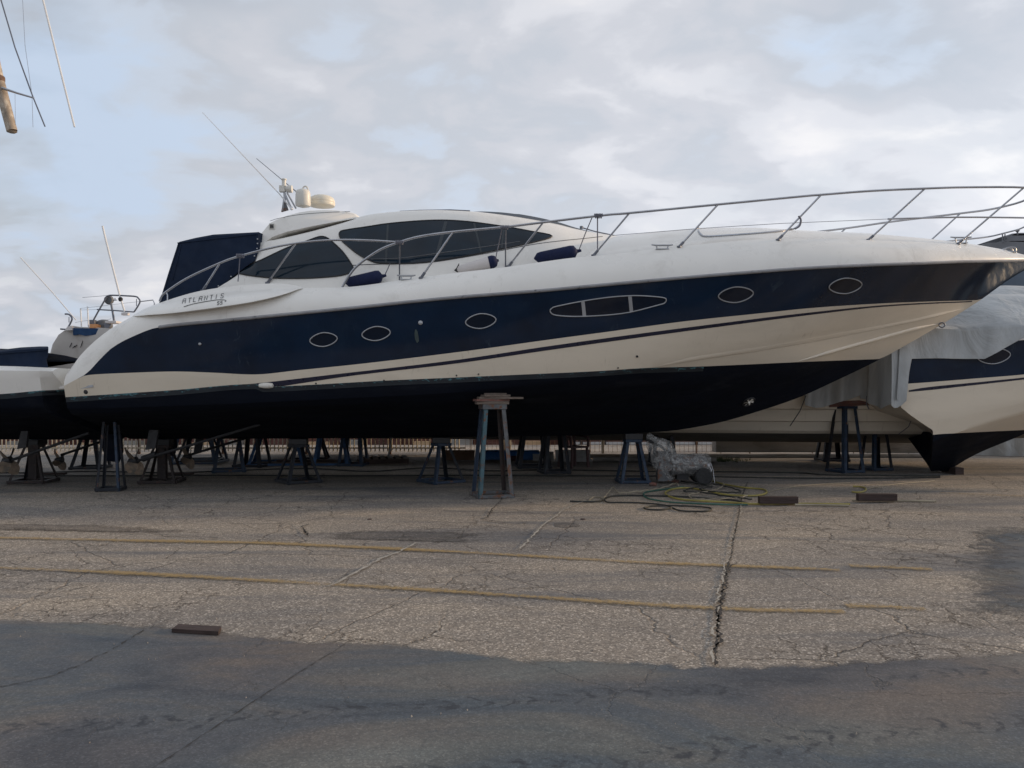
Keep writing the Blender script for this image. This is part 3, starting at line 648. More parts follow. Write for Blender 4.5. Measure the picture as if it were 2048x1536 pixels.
# deck
crown = pch([(lambda q: (q.x, q.z))(P(x, y, YC - b)) for x, y, b in [(1230, 474, 1.0), (1300, 466, 1.0), (1395, 457, 1.0), (1500, 456, .95), (1612, 461, .9), (1700, 465, .8), (1786, 471, .7), (1926, 485, .45), (2003, 498, .25), (2060, 513, .1), (2086, 518, 0)]])
xa, xb = P(1120, 500, 12.5).x, P(1240, 480, 12.6).x
rows = []
for X in XS:
    bt, zt = H.T[1](X), H.T[0](X); k = sstep(xa, xb, X); zc = (zt - .03) * (1 - k) + crown(X) * k
    if X > HX1 - 0.5: zc = max(min(zc, zt + .02), zt)
    half = [(bt, zt), (bt * .96, zt + (0.0 if k > .5 else -.01)), (bt * .9, zt + (zc - zt) * .28 - .012 * (1 - k)), (bt * .78, zt + (zc - zt) * .62 - .02 * (1 - k)), (bt * .6, zt + (zc - zt) * .93 - .02 * (1 - k)), (bt * .35, zc + .012), (0, zc + .03)]
    rows.append([Vector((X, YC - b, z)) for b, z in half] + [Vector((X, YC + b, z)) for b, z in half[-2::-1]])
mb = MB(); mb.grid(rows); deck = mb.build('deck', M['gel'], yacht, ang=50); deck_v, deck_f = list(mb.v), list(mb.f)

# cabin body
eave_t = [(428, 580, 1.72), (475, 550, 1.62), (510, 519, 1.55), (520, 486, 1.50), (552, 480, 1.45), (625, 463, 1.4), (700, 442, 1.36), (722, 434, 1.35), (760, 427.5, 1.33), (820, 423, 1.32), (880, 422, 1.3), (940, 424.5, 1.27), (1000, 431, 1.2), (1070, 442, 1.1), (1120, 452, 1.0), (1150, 460, .92), (1190, 468, .85), (1245, 477, .75)]
ea = [(P(x, y, YC - b), b) for x, y, b in eave_t]; ez = pch([(q.x, q.z) for q, b in ea]); eb = pch([(q.x, b) for q, b in ea])
cbm = pch([(P(x, 500, YC - b).x, b) for x, b in [(428, 1.74), (600, 1.78), (900, 1.76), (1050, 1.68), (1150, 1.55), (1245, 1.15)]])
cx0, cx1 = ea[0][0].x, ea[-1][0].x
rows = []; NC = 110; ccs = []
for i in range(NC + 1):
    X = cx0 + (cx1 - cx0) * i / NC; z0 = H.T[0](X) - .12; z1 = max(ez(X), z0 + .03); bb, be = max(cbm(X), eb(X) + .02), eb(X); half = []
    for j in range(15):
        t = j / 14; half.append((bb - (bb - be) * (0.55 * t + 0.45 * t ** 3), z0 + (z1 - z0) * (t ** 0.9)))
    half += [(be * .93, z1 + .035), (be * .8, z1 + .06), (be * .5, z1 + .085), (0, z1 + .095)]
    rows.append([Vector((X, YC - b, z)) for b, z in half] + [Vector((X, YC + b, z)) for b, z in half[-2::-1]])
mb = MB(); mb.grid(rows); mb.add(rows[0], [tuple(range(len(rows[0])))]); cabin = mb.build('cabin', M['gel'], yacht, ang=55)
cb = BVHTree.FromPolygons([tuple(v) for v in mb.v], mb.f)
allb = BVHTree.FromPolygons([tuple(v) for v in (list(mb.v) + hull_all.v + deck_v)], list(mb.f) + [tuple(i + len(mb.v) for i in f) for f in hull_all.f] + [tuple(i + len(mb.v) + len(hull_all.v) for i in f) for f in deck_f])
# windscreen: grey glass band rising over the cabin roof edge
rows = []
for i in range(31):
    t = i / 30; X = P(925, 0, YC - 1.2).x * (1 - t) + P(1205, 0, YC - .85).x * t; hgt = .085 * math.sin(math.pi * min(1, t * 1.25 + .02)) if t < .4 else .085 * math.cos((t - .4) / .6 * math.pi / 2) + .01
    b0 = eb(X) * .90; z = ez(X) + .03
    half = [(b0, z), (b0 * .97, z + hgt * .75), (b0 * .85, z + hgt), (b0 * .5, z + hgt + .03), (0, z + hgt + .04)]
    rows.append([Vector((X, YC - b, q)) for b, q in half] + [Vector((X, YC + b, q)) for b, q in half[-2::-1]])
M['wind'] = mat('grey_windscreen_glass', (0.10, 0.115, 0.135), 0.12, var=0.1, coat=0.5)
mb = MB(); mb.grid(rows); mb.build('windscreen', M['wind'], yacht)
# roof hatch frame line
mb = MB(); mb.tube([Vector((P(x, y, YC - 1.15).x, YC - 1.15, P(x, y, YC - 1.15).z)) for x, y in [(800, 423), (840, 421), (900, 420), (940, 422)]], .012, 6)
mb.build('sunroof_rail', M['dark_steel'], yacht)
# cabin side windows
w_aft = [(479, 545), (500, 531), (530, 517), (575, 496), (610, 484), (635, 475), (648, 474), (660, 480), (685, 503), (702, 527), (706, 537), (697, 547), (670, 553), (612, 557), (550, 556.5), (512, 553), (485, 549)]
w_fwd = [(679, 471), (681, 464), (692, 460.5), (735, 454), (775, 448), (830, 443), (882, 441), (937, 444), (1010, 454), (1060, 463), (1104, 473), (1062, 486), (1000, 499), (950, 509), (880, 521), (825, 527), (762, 527), (737, 520), (715, 508), (695, 492), (684, 482)]
win_objs = []
for nm, poly, sp in (('window', w_aft, [((560, 556), (594, 505), 2.4)]), ('window', w_fwd, [((859, 518), (890, 464), 2.2), ((800, 527), (800, 447), 2.0), ((1004, 497), (1010, 455), 1.6)])):
    o = overlay(dense(poly, 4), cb, .010, 7); w = o.build('window', M['glass'], yacht)
    w['label'] = 'long leaf shaped forward cabin window' if poly is w_fwd else 'triangular aft cabin window'
    fr = MB(); fr.tube([cast(x, y, cb, .010, P(x, y, 12.4)) for x, y in dense(poly, 4)], .010, 6, closed=True); fr.build('window_seal', M['black'], w)
for (a, b_, wd) in (((892, 444), (872, 517), .05), ((948, 447), (962, 505), .03), ((776, 450), (772, 526), .03), ((1008, 456), (1003, 497), .03)):
    n_ = 8; qs = [cast(a[0] + (b_[0] - a[0]) * i / n_, a[1] + (b_[1] - a[1]) * i / n_, cb, .013) for i in range(n_ + 1)]; mb = MB()
    mb.grid([[q - Vector((wd / 2, 0, 0)) for q in qs], [q + Vector((wd / 2, 0, 0)) for q in qs]]); mb.build('window_pillar', M['wpillar'], w)
for pts in ([(742, 519), (800, 517), (870, 508), (950, 497), (1040, 484)],):
    mb = MB(); mb.tube([cast(x, y, cb, .012) for x, y in dense(pts, 4, False)], .006, 5); mb.build('window_sill_line', M['greybox'], w)
# seam line between cabin and coach roof
mb = MB(); mb.tube([cast(x, y, allb, .002, P(x, y, 12.3)) for x, y in dense([(700, 531), (735, 529), (760, 528.5), (850, 526), (950, 511), (1060, 490), (1120, 482), (1170, 477), (1205, 473)], 4, False)], .006, 5); mb.build('seam', M['greybox'], yacht)

# radar arch
arch = [(512, 497), (515, 470), (531, 443), (545, 434), (564, 425), (590, 417), (612, 413.5), (640, 412), (666, 412.5), (690, 416), (704, 420), (711, 425), (711, 431), (700, 433), (665, 440), (620, 450), (570, 463), (540, 476), (522, 492)]
dn = YC - 1.46
poly = [(P(x, y, dn).x, P(x, y, dn).z) for x, y in arch]
zc_, zt_ = min(p[1] for p in poly), max(p[1] for p in poly)
mb = MB(); ys = [-1.46, -1.40, -1.2, -.7, 0, .7, 1.2, 1.40, 1.46]; k = len(poly); vs_ = []
for i, yy in enumerate(ys):
    sc = .90 if i in (0, len(ys) - 1) else 1.0
    cxm = sum(p[0] for p in poly) / k; czm = sum(p[1] for p in poly) / k
    for (x, z) in poly:
        lean = .22 * ((z - zc_) / (zt_ - zc_)) * (1 if abs(yy) > 1.1 else 0)
        y2 = yy + (lean if yy < 0 else -lean)
        vs_.append((cxm + (x - cxm) * (1 - (1 - sc) * .35), YC + y2, czm + (z - czm) * sc + .03 * (1 - (yy / 1.46) ** 2)))
fs = [(i * k + j, i * k + (j + 1) % k, (i + 1) * k + (j + 1) % k, (i + 1) * k + j) for i in range(len(ys) - 1) for j in range(k)] + [tuple(range(k)), tuple(range((len(ys) - 1) * k, len(ys) * k))[::-1]]
mb.add(vs_, fs); archo = mb.build('radar_arch', M['gel'], yacht, ang=50); ab = BVHTree.FromPolygons([tuple(v) for v in mb.v], mb.f)
for poly_, m_, nm in (([(539, 447), (551, 447), (550, 461), (538, 461)], 'plastic_w', 'vent'),):
    q = [cast(x, y, ab, .012, P(x, y, 12.4)) for x, y in poly_]; c_ = sum(q, Vector()) / 4
    mb = MB(); mb.box(c_, (.085, .03, .10)); v_ = mb.build('vent', M['plastic_w'], yacht, bevel=.006)
    for i in range(3):
        mb = MB(); mb.box(c_ + Vector((0, -.017, -.022 + i * .022)), (.06, .006, .016)); mb.build('vent_slat', M['black'], v_)
mb = MB(); mb.tube([cast(x, y, ab, .001, P(x, y, 12.4)) for x, y in dense([(540, 442), (560, 436), (600, 429), (650, 425), (700, 423)], 4, False)], .004, 5); mb.build('seam', M['greybox'], yacht)
# shadow-casting lip under the arch wing
# mast gear on the arch
def up(x, y, d): return P(x, y, d)
dm = YC - .9
mb = MB()
for a, b, r in (((571, 418), (568, 372), .020), ((584, 420), (569, 386), .016), ((592, 417), (574, 385), .014), ((566, 422), (569, 395), .022)): mb.tube([up(*a, dm), up(*b, dm)], r, 8)
mast = mb.build('signal_mast', M['frame'], yacht)
mb = MB(); mb.lathe(up(568, 372, dm), [(.03, -.01), (.04, 0), (.034, .02), (.034, .09), (.045, .10), (.045, .112), (0, .13)], 14); mb.build('navigation_light', M['plastic_w'], mast)
mb = MB(); mb.box(up(565, 378, dm), (.09, .08, .10)); mb.lathe(up(572, 378, dm) + Vector((.0, 0, 0)), [(.045, -.0), (.06, .05), (.06, .10), (0, .11)], 14, 'X'); mb.build('horn', M['plastic_w'], mast)
mb = MB(); mb.prism([(P(x, y, 0).x if 0 else P(x, y, dm).x, P(x, y, dm).z) for x, y in [(563, 424), (567, 404), (572, 406), (577, 420)]], dm - .02, dm + .02); mb.build('mast_bracket', M['greentuft'] if 0 else M['st_grey'], mast)
c_ = up(606, 415, dm - .2); mb = MB(); mb.lathe(c_, [(.04, 0), (.05, .015), (.110, .02), (.122, .05), (.115, .23), (.105, .265), (.07, .285), (0, .29)], 28); sat = mb.build('satellite_dome', M['plastic_w'], yacht, ang=60)
mb = MB(); mb.tube(smoothpath([c_ + Vector((-.10, 0, .25)), c_ + Vector((-.02, 0, .29)), c_ + Vector((.02, 0, .335)), c_ + Vector((.06, 0, .33)), c_ + Vector((.085, 0, .27))], 5), .013, 8); mb.build('dome_handle', M['plastic_w'], sat)
c_ = up(644, 414, dm + .2); mb = MB(); mb.lathe(c_, [(.10, 0), (.13, .01), (.205, .015), (.215, .05), (.213, .062), (.209, .066), (.213, .072), (.207, .11), (.19, .145), (.14, .175), (.07, .188), (0, .19)], 32); mb.build('radar_dome', M['plastic_c'], yacht, ang=60)
mb = MB(); mb.tube([up(583, 418, dm - .3), up(560, 389, dm - .3), up(405, 225, dm - .3)], [.013, .010, .004], 6); mb.lathe(up(583, 419, dm - .3), [(.03, 0), (.02, .03), (.012, .05)], 10); mb.build('whip_antenna', M['whitepole'], yacht)
mb = MB(); mb.tube([up(597, 387, dm + .1), up(562, 358, dm + .1), up(513, 317, dm + .1)], [.010, .006, .005], 6); mb.build('whip_antenna', M['dark_steel'], yacht)

# canvas enclosure over the cockpit
can = [(318, 607), (337, 545), (355, 486), (357, 483), (390, 475), (425, 468.5), (470, 466), (516, 463.5), (517, 496), (510, 517), (475, 545), (437, 577), (432, 586), (330, 612)]
dn = YC - 1.62; poly = [(P(x, y, dn).x, P(x, y, dn).z) for x, y in can]; kk = len(poly); vs_ = []
ys = [-1.62, -1.59, -1.3, -.7, 0, .7, 1.3, 1.59, 1.62]
for yy in ys:
    for (x, z) in poly: vs_.append((x, YC + yy, z - (.03 if abs(yy) > 1.6 and z > 3.4 else 0) + .05 * (1 - (yy / 1.62) ** 2) * (z > 3.4)))
mb = MB(); mb.add(vs_, [(i * kk + j, i * kk + (j + 1) % kk, (i + 1) * kk + (j + 1) % kk, (i + 1) * kk + j) for i in range(len(ys) - 1) for j in range(kk)] + [tuple(range(kk)), tuple(range((len(ys) - 1) * kk, len(ys) * kk))[::-1]])
canopy = mb.build('canvas_enclosure', M['canvas'], yacht, ang=30)
mb = MB()
for a, b in (((355, 486), (516, 468)), ((357, 487), (322, 603)), ((362, 490), (345, 560))): mb.tube([P(*a, dn - .005), P(*b, dn - .005)], .009, 6)
mb.build('hem', M['canvas'], canopy)
mb = MB()
for x, y in ((515, 478), (515, 487), (514, 497), (509, 512), (437, 572), (462, 553)):
    mb = MB(); mb.lathe(P(x, y, dn - .01), [(.012, 0), (.010, -.008), (0, -.01)], 8, 'Y'); mb.build('snap_button', M['frame'], canopy)

# side wing moulding with the lettering
w_top = [(265, 631), (290, 617.5), (330, 602), (400, 582), (450, 574), (500, 569), (550, 567), (580, 569), (600, 573), (609, 576)]
w_bot = [(265, 633), (300, 630), (330, 628), (400, 620), (450, 613), (500, 605), (550, 594), (580, 585), (600, 578), (609, 577)]
ft, fb_ = pch(w_top), pch(w_bot)
rows = []
for i in range(61):
    x = 266 + (608 - 266) * i / 60; k = math.sin(math.pi * i / 60) ** .6
    r = []
    for j in range(13):
        t = j / 12; y = ft(x) + (fb_(x) - ft(x)) * min(1, t / .85)
        base = P(x, y, YC - 2.12)
        prof = (.02 + .17 * math.sin(min(1, t / .82) * math.pi / 2) ** .8) if t < .83 else .19 * (1 - (t - .83) / .17)
        hx = base.x; bz = base.z - (.02 * k if t > .9 else 0); by = YC - H.b(hx, bz) - prof * k * 1.0 + .01
        q = P(x, y, by); by = YC - H.b(q.x, q.z) - prof * k + .01; q = P(x, y, by)
        if t > .84: q.z = rows[-1][0].z if False else q.z - (.012 * k)
        r.append(q)
    rows.append(r)
mb = MB(); mb.grid(rows); wing = mb.build('side_moulding', M['gel'], yacht, ang=60)
wb = BVHTree.FromPolygons([tuple(v) for v in mb.v], mb.f)
mb = MB(); mb.v = [Vector((v.x, 2 * YC - v.y, v.z)) for r in rows for v in r]; n_ = 13
mb.f = [(i * n_ + j, i * n_ + j + 1, (i + 1) * n_ + j + 1, (i + 1) * n_ + j) for i in range(60) for j in range(12)]; mb.build('side_moulding', M['gel'], yacht, ang=60)
M['letter'] = mat('brushed_letter_metal', (0.16, 0.165, 0.17), 0.4, 0.4, var=0.3, vs_=30)
GL = {'A': [[(0, 0), (0, .75), (.25, 1), (.85, 1), (.85, 0)], [(0, .5), (.85, .5)]], 'T': [[(0, 1), (.9, 1)], [(.45, 1), (.45, 0)]], 'L': [[(0, 1), (0, 0), (.75, 0)]],
      'N': [[(0, 0), (0, 1), (.85, 0), (.85, 1)]], 'I': [[(.3, 0), (.3, 1)]], 'S': [[(.85, .85), (.7, 1), (.15, 1), (0, .8), (.1, .55), (.75, .45), (.85, .2), (.7, 0), (.15, 0), (0, .15)]],
      '5': [[(.85, 1), (.1, 1), (.05, .55), (.65, .6), (.85, .4), (.8, .1), (.6, 0), (.05, 0)]]}
def letters(word, x0, y0, x1, y1, h, wch, th, name, bvh, slant=.2):
    n = len(word)
    for i, ch in enumerate(word):
        t = i / max(1, n - 1); bx, by = x0 + (x1 - x0) * t, y0 + (y1 - y0) * t; mb = MB()
        for st in GL[ch]:
            pts = [(bx + u * wch + v * h * slant, by - v * h - u * wch * .12) for u, v in st]
            pts = [cast(x, y, bvh, .006) for x, y in pts]; pts = [p for p in pts if p is not None]
            if len(pts) > 1: mb.tube(pts, th, 5)
        mb.build(name, M['letter'], wing)
letters('ATLANTIS', 365, 607, 441, 596.8, 8.6, 6.3, .0045, 'letter', wb)
letters('55', 434, 610, 440.2, 609.2, 6.4, 4.6, .0045, 'letter', wb)
mb = MB(); pts = [cast(x, y, wb, .006) for x, y in dense([(368, 614), (380, 610.2), (393, 607), (418, 602.5), (438, 600), (450, 600.5), (452, 602.5), (450, 604)], 4, False)]
mb.tube([p for p in pts if p is not None], .005, 5); mb.build('swoosh', M['letter'], wing)

# portholes
def lens_shape(cx, cy, w, h, tilt, n=28):
    out = []
    for i in range(n):
        a = 2 * math.pi * i / n; u = math.copysign(abs(math.cos(a)) ** 1.15, math.cos(a)); v = math.copysign(abs(math.sin(a)) ** 1.05, math.sin(a))
        v *= 1 - .10 * (u * u); x, y = u * w / 2, v * h / 2 + (-.0 * u)
        out.append((cx + x * math.cos(tilt) - y * math.sin(tilt) , cy + x * math.sin(tilt) + y * math.cos(tilt) + (-x * .03)))
    return out
def porthole(poly, bvh, parent, step=6):
    p = MB(); pp = [cast(x, y, bvh, .012) for x, y in poly]; pp = [q for q in pp if q is not None]
    p.tube(pp, .0085, 8, closed=True); fr = p.build('porthole', M['frame'], parent)
    g = overlay(poly, bvh, .006, step); g.build('glass', M['port_glass'], fr); return fr
for (cx_, cy_, w, h) in ((647.5, 679, 55, 27.5), (752.5, 667, 57, 28), (961.5, 642, 61, 29.5), (1471, 589, 70, 31), (1690, 571, 66, 31)):
    porthole(lens_shape(cx_, cy_, w, h, R(-4)), hb, yacht)
lw = [(1100, 622), (1104, 616), (1115, 612), (1165, 602), (1212, 595), (1245, 592), (1275, 591), (1310, 593), (1328, 595.5), (1332, 600), (1328, 606), (1315, 610), (1260, 624), (1212, 630), (1162, 632.5), (1130, 632), (1107, 629)]
fr = porthole(dense(lw, 3), hb, yacht, 8); fr.name = 'long_hull_window'; fr['label'] = 'long pointed hull window divided in three'
for x, yt, yb in ((1166, 602.5, 632), (1260, 592.5, 624)):
    mb = MB(); q = [cast(x + a, y, hb, .014) for a, y in ((-4, yt), (3, yt), (6, yb), (-1, yb))]; mb.add(q + [p + Vector((0, .01, 0)) for p in q], [(0, 1, 2, 3), (0, 4, 5, 1), (1, 5, 6, 2), (2, 6, 7, 3), (3, 7, 4, 0)]); mb.build('mullion', M['frame'], fr, smooth=False)
# small hull fittings
def fitting(px, py, r, m_, name, bvh=hb, par=yacht, k=.5):
    q = cast(px, py, bvh, 0)
    if q is None: return
    mb = MB(); mb.lathe(q, [(r, .01), (r, -.01), (r * .6, -.02), (0, -.022)], 14, 'Y'); return mb.build(name, M[m_], par)
o_ = overlay([(832, 658), (835, 663), (837, 672), (838, 682), (834, 686), (830, 678), (829, 668), (830, 660)], hb, .003, 5); o_.build('stain', M['greenish'], yacht)
fitting(841, 645.5, .032, 'frame', 'drain_outlet'); fitting(400, 688, .022, 'frame', 'drain_outlet')
for x, y in ((1274, 713), (632, 767), (768, 761), (913, 751), (957, 748.5), (1236, 736), (555, 771), (562, 771)): fitting(x, y, .012 if x != 1274 else .018, 'black', 'through_hull')
# engine exhaust fairing near the waterline
q = cast(532, 771, hb, 0); mb = MB(); n0 = len(mb.v); mb.lathe(q, [(0, -.11), (.028, -.10), (.042, -.03), (.045, .04), (.035, .10), (0, .12)], 16, 'X'); mb.build('exhaust_fairing', M['plastic_w'], yacht)
# towing ring at the stem
q = P(1884, 650, YC - .06); mb = MB(); mb.tube([q + Vector((.05 * math.cos(a), 0, .04 * math.sin(a))) for a in [k * math.pi / 8 for k in range(16)]], .012, 6, closed=True); mb.build('bow_eye', M['dark_steel'], yacht)
# bow thruster: tunnel ring and a white five-bladed propeller
q = cast(1497, 803, hb, 0); nrm = hb.ray_cast(EYE, (q - EYE).normalized())[1]; nrm = nrm if nrm.y < 0 else -nrm
rotq = nrm.to_track_quat('Z', 'Y').to_matrix()
mb = MB(); mb.tube([q + rotq @ Vector((.105 * math.cos(a), .105 * math.sin(a), .01)) for a in [k * math.pi / 14 for k in range(28)]], .014, 6, closed=True)
mb.add([q + rotq @ Vector((.1 * math.cos(a), .1 * math.sin(a), .006)) for a in [k * math.pi / 14 for k in range(28)]], [tuple(range(28))]); thr = mb.build('bow_thruster', M['black'], yacht)
for i in range(6):
    mb = MB(); a = i * math.pi / 3 + .2; mb.add([q + rotq @ Vector((r * math.cos(a + t), r * math.sin(a + t), .016 + .01 * sgn)) for r, t, sgn in ((.022, -.3, 0), (.085, -.26, 1), (.092, 0, 0), (.085, .26, -.5), (.022, .3, 0))], [(0, 1, 2, 3, 4)]); mb.build('blade', M['plastic_w'], thr)
mb = MB(); mb.lathe(q + rotq @ Vector((0, 0, .02)), [(.02, .01), (.02, -.01), (0, -.015)], 10, 'Y'); mb.build('hub', M['plastic_w'], thr)

# swim platform and stern bracket
mb = MB(); mb.box(P(150, 775, YC - 1.9) + Vector((-.1, 1.9, 0)), (.55, 3.7, .05)); mb.build('swim_platform', M['gel'], yacht, bevel=.015)
mb = MB(); mb.bar(P(140, 778, YC - 2.02), P(187, 772, YC - 2.05), .03, .035); mb.build('platform_strip', M['frame'], yacht)
mb = MB(); mb.lathe(P(174, 783, YC - 2.0), [(.04, .05), (.04, -.03), (.02, -.05), (0, -.05)], 12, 'Y'); mb.tube([P(150, 782, YC - 1.9), P(162, 792, YC - 1.95), P(172, 796, YC - 1.9)], .02, 6); mb.build('trim_bracket', M['gearmetal'], yacht)

# running gear
def propeller(c, r, par, m_='bronze', ax=Vector((1, 0, .25)), blades=4, rot0=.3):
    ax = ax.normalized(); rq = ax.to_track_quat('Z', 'Y').to_matrix()
    mb = MB(); mb.tube([c - ax * .09, c - ax * .05, c + ax * .07], [.02, .055, .06], 12); hub = mb.build('propeller', M['gearmetal'], par)
    for i in range(blades):
        a = rot0 + i * 2 * math.pi / blades; mb = MB(); rows = []
        for u in range(7):
            rr = .045 + (r - .045) * u / 6; wd = r * .62 * math.sin(math.pi * (0.18 + .75 * u / 6)) ** .7 * (1 if u < 6 else .35); pitch = 1.0 - .5 * u / 6; row = []
            for v in range(5):
                s_ = (v / 4 - .5) * 2 * wd / 2
                row.append(c + rq @ (Matrix.Rotation(a, 3, 'Z') @ Vector((rr, s_ * math.cos(pitch), s_ * math.sin(pitch)))))
            rows.append(row)
        mb.grid(rows); nf = len(mb.f)
        k_ = len(mb.v); mb.add([p + ax * .012 for p in mb.v[:k_]], [tuple(reversed(f)) for f in mb.f[:nf]]); mb.build('blade', M[m_], hub, ang=60)
    return hub
def shaft(a, b, par, r=.024):
    mb = MB(); mb.tube([a, b], r, 10); return mb.build('propeller_shaft', M['gearmetal'], par)
def gear(par, Yc, off, dx=0):
    d = Yc - .95
    propeller(P(266 + dx, 922, d), .30, par, rot0=-.95); shaft(P(274 + dx, 922, d), P(520 + dx, 849, d), par)
    mb = MB(); mb.prism([(P(x + dx, y, d).x, P(x + dx, y, d).z) for x, y in ((292, 900), (312, 896), (318, 860), (300, 860))], d - .03, d + .03); mb.tube([P(285 + dx, 918, d), P(312 + dx, 908, d)], .05, 10); mb.build('shaft_strut', M['gearmetal'], par)
    mb = MB(); mb.prism([(P(x + dx, y, d).x, P(x + dx, y, d).z) for x, y in ((206, 868), (244, 868), (246, 905), (238, 925), (216, 922), (206, 900))], d - .02, d + .02); mb.build('rudder', M['bottom'], par, bevel=.008)
    d2 = Yc + .95
    propeller(P(374 + dx, 914, d2), .26, par, rot0=.4); shaft(P(378 + dx, 910, d2), P(520 + dx, 868, d2), par)
    mb = MB(); mb.prism([(P(x + dx, y, d2).x, P(x + dx, y, d2).z) for x, y in ((388, 906), (402, 902), (408, 870), (394, 870))], d2 - .03, d2 + .03); mb.build('shaft_strut', M['gearmetal'], par)
    mb = MB(); mb.prism([(P(x + dx, y, d2).x, P(x + dx, y, d2).z) for x, y in ((322, 868), (352, 868), (354, 898), (346, 912), (330, 910), (322, 892))], d2 - .02, d2 + .02); mb.build('rudder', M['bottom'], par, bevel=.008)
gear(yacht, YC, 0)

# rails: each side a mirror of the other
tz = H.T
rail_b = pch([(P(x, 450, YC - b).x, b) for x, b in [(317, 1.95), (600, 1.98), (1000, 2.02), (1300, 1.98), (1536, 1.85), (1736, 1.65), (1848, 1.48), (1950, 1.2), (2048, .92), (2110, .6), (2150, 0.0)]])
def RP(px, py, inset=0.0):
    d = YC - 2
    for _ in range(12): d = YC - rail_b(P(px, py, d).x) + inset
    return P(px, py, d)
def mirr(p): return Vector((p.x, 2 * YC - p.y, p.z))
r1 = [(319, 603), (323, 593), (332, 584), (375, 556), (440, 526), (480, 512), (550, 494), (612, 484), (675, 480), (740, 481), (797, 484.5)]
r2 = [(684, 575), (697, 553), (712, 534), (737, 514), (765, 497), (800, 484), (840, 473), (905, 464), (1010, 454), (1087, 444.5), (1212, 430), (1260, 426), (1435, 409), (1612, 392), (1643, 389.5), (1740, 382), (1850, 377), (1936, 374.5), (2048, 375)]
for sd in (0, 1):
    mf = mirr if sd else (lambda p: p)
    mb = MB(); mb.tube([mf(p) for p in smoothpath([RP(*q) for q in r1], 4)], .0165, 8); ra = mb.build('handrail', M['steel'], yacht)
    pts = [RP(*q) for q in r2]; last = pts[-1]
    front = [Vector((last.x + .35, YC - .62, last.z + .0)), Vector((last.x + .52, YC - .25, last.z)), Vector((last.x + .56, YC, last.z))]
    mb = MB(); mb.tube([mf(p) for p in smoothpath(pts + front, 4)], .0185, 8); rb = mb.build('handrail', M['steel'], yacht)
    mb = MB(); mb.tube([mf(p) for p in smoothpath([RP(x, y) for x, y in [(1776, 438), (1911, 434.5), (2048, 435.5), (2085, 437)]] + [Vector((last.x + .45, YC - .3, RP(2048, 435).z)), Vector((last.x + .5, YC, RP(2048, 435).z))], 4)], .0145, 8); mb.build('lower_rail', M['steel'], yacht)
    mb = MB(); mb.tube([mf(RP(x, y, .01)) for x, y in [(1225, 471), (1397, 457), (1560, 447), (1776, 438)]], .0045, 5); mb.build('lifeline', M['steel'], yacht)
    for (a, b) in (((440, 526), (405, 582)), ((591, 488), (535, 566)), ((906, 464), (842, 556)), ((1087, 444), (1017, 533)), ((1259, 426), (1187, 511)), ((1436, 409), (1358, 494)), ((1643, 389), (1556, 480)), ((1850, 377), (1737, 480)), ((2048, 375), (1916, 488))):
        pa = RP(*a); q = cast(b[0], b[1], allb, .0); pb = q if q is not None else RP(*b)
        mb = MB(); mb.tube([mf(pa), mf(pb)], .0145, 8); st = mb.build('stanchion', M['steel'], yacht)
        dr = (pa - pb).normalized(); mb = MB(); mb.tube([mf(pb - dr * .02), mf(pb + dr * .10)], .021, 8); mb.lathe(mf(pb), [(.035, -.01), (.035, .012), (.02, .02)], 12); mb.build('stanchion_base', M['dark_steel'], st)
    for x, ya, yb in ((799, 485, 560), (1011, 455, 534)):
        q = cast(x, yb, allb, 0) or RP(x, yb); mb = MB(); mb.tube([mf(RP(x, ya)), mf(q)], .011, 7); mb.build('stanchion', M['dark_steel'], yacht)
    mb = MB(); mb.tube([mf(RP(332, 584)), mf(RP(335, 590)), mf(RP(335, 602))], .012, 6); mb.build('stanchion', M['steel'], yacht)
    # cleats
    for x0, x1, y0, y1 in ((794, 831, 551, 559), (1303, 1346, 489, 498), (1901, 1943, 468, 482)):
        xm = (x0 + x1) / 2; q = cast(xm, y1 if x0 < 1900 else 486, allb, .0); 
        if q is None: q = RP(xm, y1)
        L_ = (x1 - x0) / F * q.y; hh = .055 if x0 < 1900 else .09; mb = MB(); tl = .25 if x0 < 1900 else .05
        mb.tube([mf(q + Vector((s_ * L_ / 2, 0, hh + (.008 if abs(s_) == 1 else 0)))) for s_ in (-1, -.6, .6, 1)], [.010, .014, .014, .010], 8)
        for s_ in (-.28, .28): mb.tube([mf(q + Vector((s_ * L_ * .8, 0, -.01))), mf(q + Vector((s_ * L_, 0, hh)))], .011, 6)
        mb.box(mf(q + Vector((0, 0, 0))), (L_ * .6, .05, .012)); mb.build('cleat', M['frame'], yacht)
# bow roller
q = cast(2020, 503, allb, 0, P(2020, 503, YC - .3)); mb = MB()
for s_ in (0, 1):
    mb.tube(smoothpath([q + Vector((-.10, s_ * .09, -.02)), q + Vector((-.07, s_ * .09, .05)), q + Vector((0, s_ * .09, .07)), q + Vector((.09, s_ * .09, .06)), q + Vector((.10, s_ * .09, -.02))], 4), .013, 6)
mb.box(q + Vector((0, .04, .0)), (.2, .13, .02)); mb.build('bow_roller', M['frame'], yacht)
# foredeck hatch rim and low grab rail
mb = MB(); mb.tube([cast(x, y, allb, .012, P(x, y, YC - 1.2)) for x, y in dense([(1397, 456), (1397, 463), (1402, 470), (1411, 474), (1450, 472), (1520, 467), (1575, 461), (1592, 455), (1600, 447), (1601, 437)], 4, False)], .013, 7); mb.build('grab_rail', M['steel'], yacht)
rows = []
for i in range(21):
    t = i / 20; x = 1436 + (1612 - 1436) * t; q = P(x, 459, YC - .7); zc = crown(q.x); h_ = .05 * math.sin(math.pi * t)
    rows.append([Vector((q.x, YC + b, zc + (h_ + .012) * (1 - (abs(b) / .75) ** 3))) for b in (-.75, -.7, -.5, -.25, 0, .25, .5, .7, .75)])
mb = MB(); mb.grid(rows); mb.build('foredeck_hatch', M['frame'], yacht)
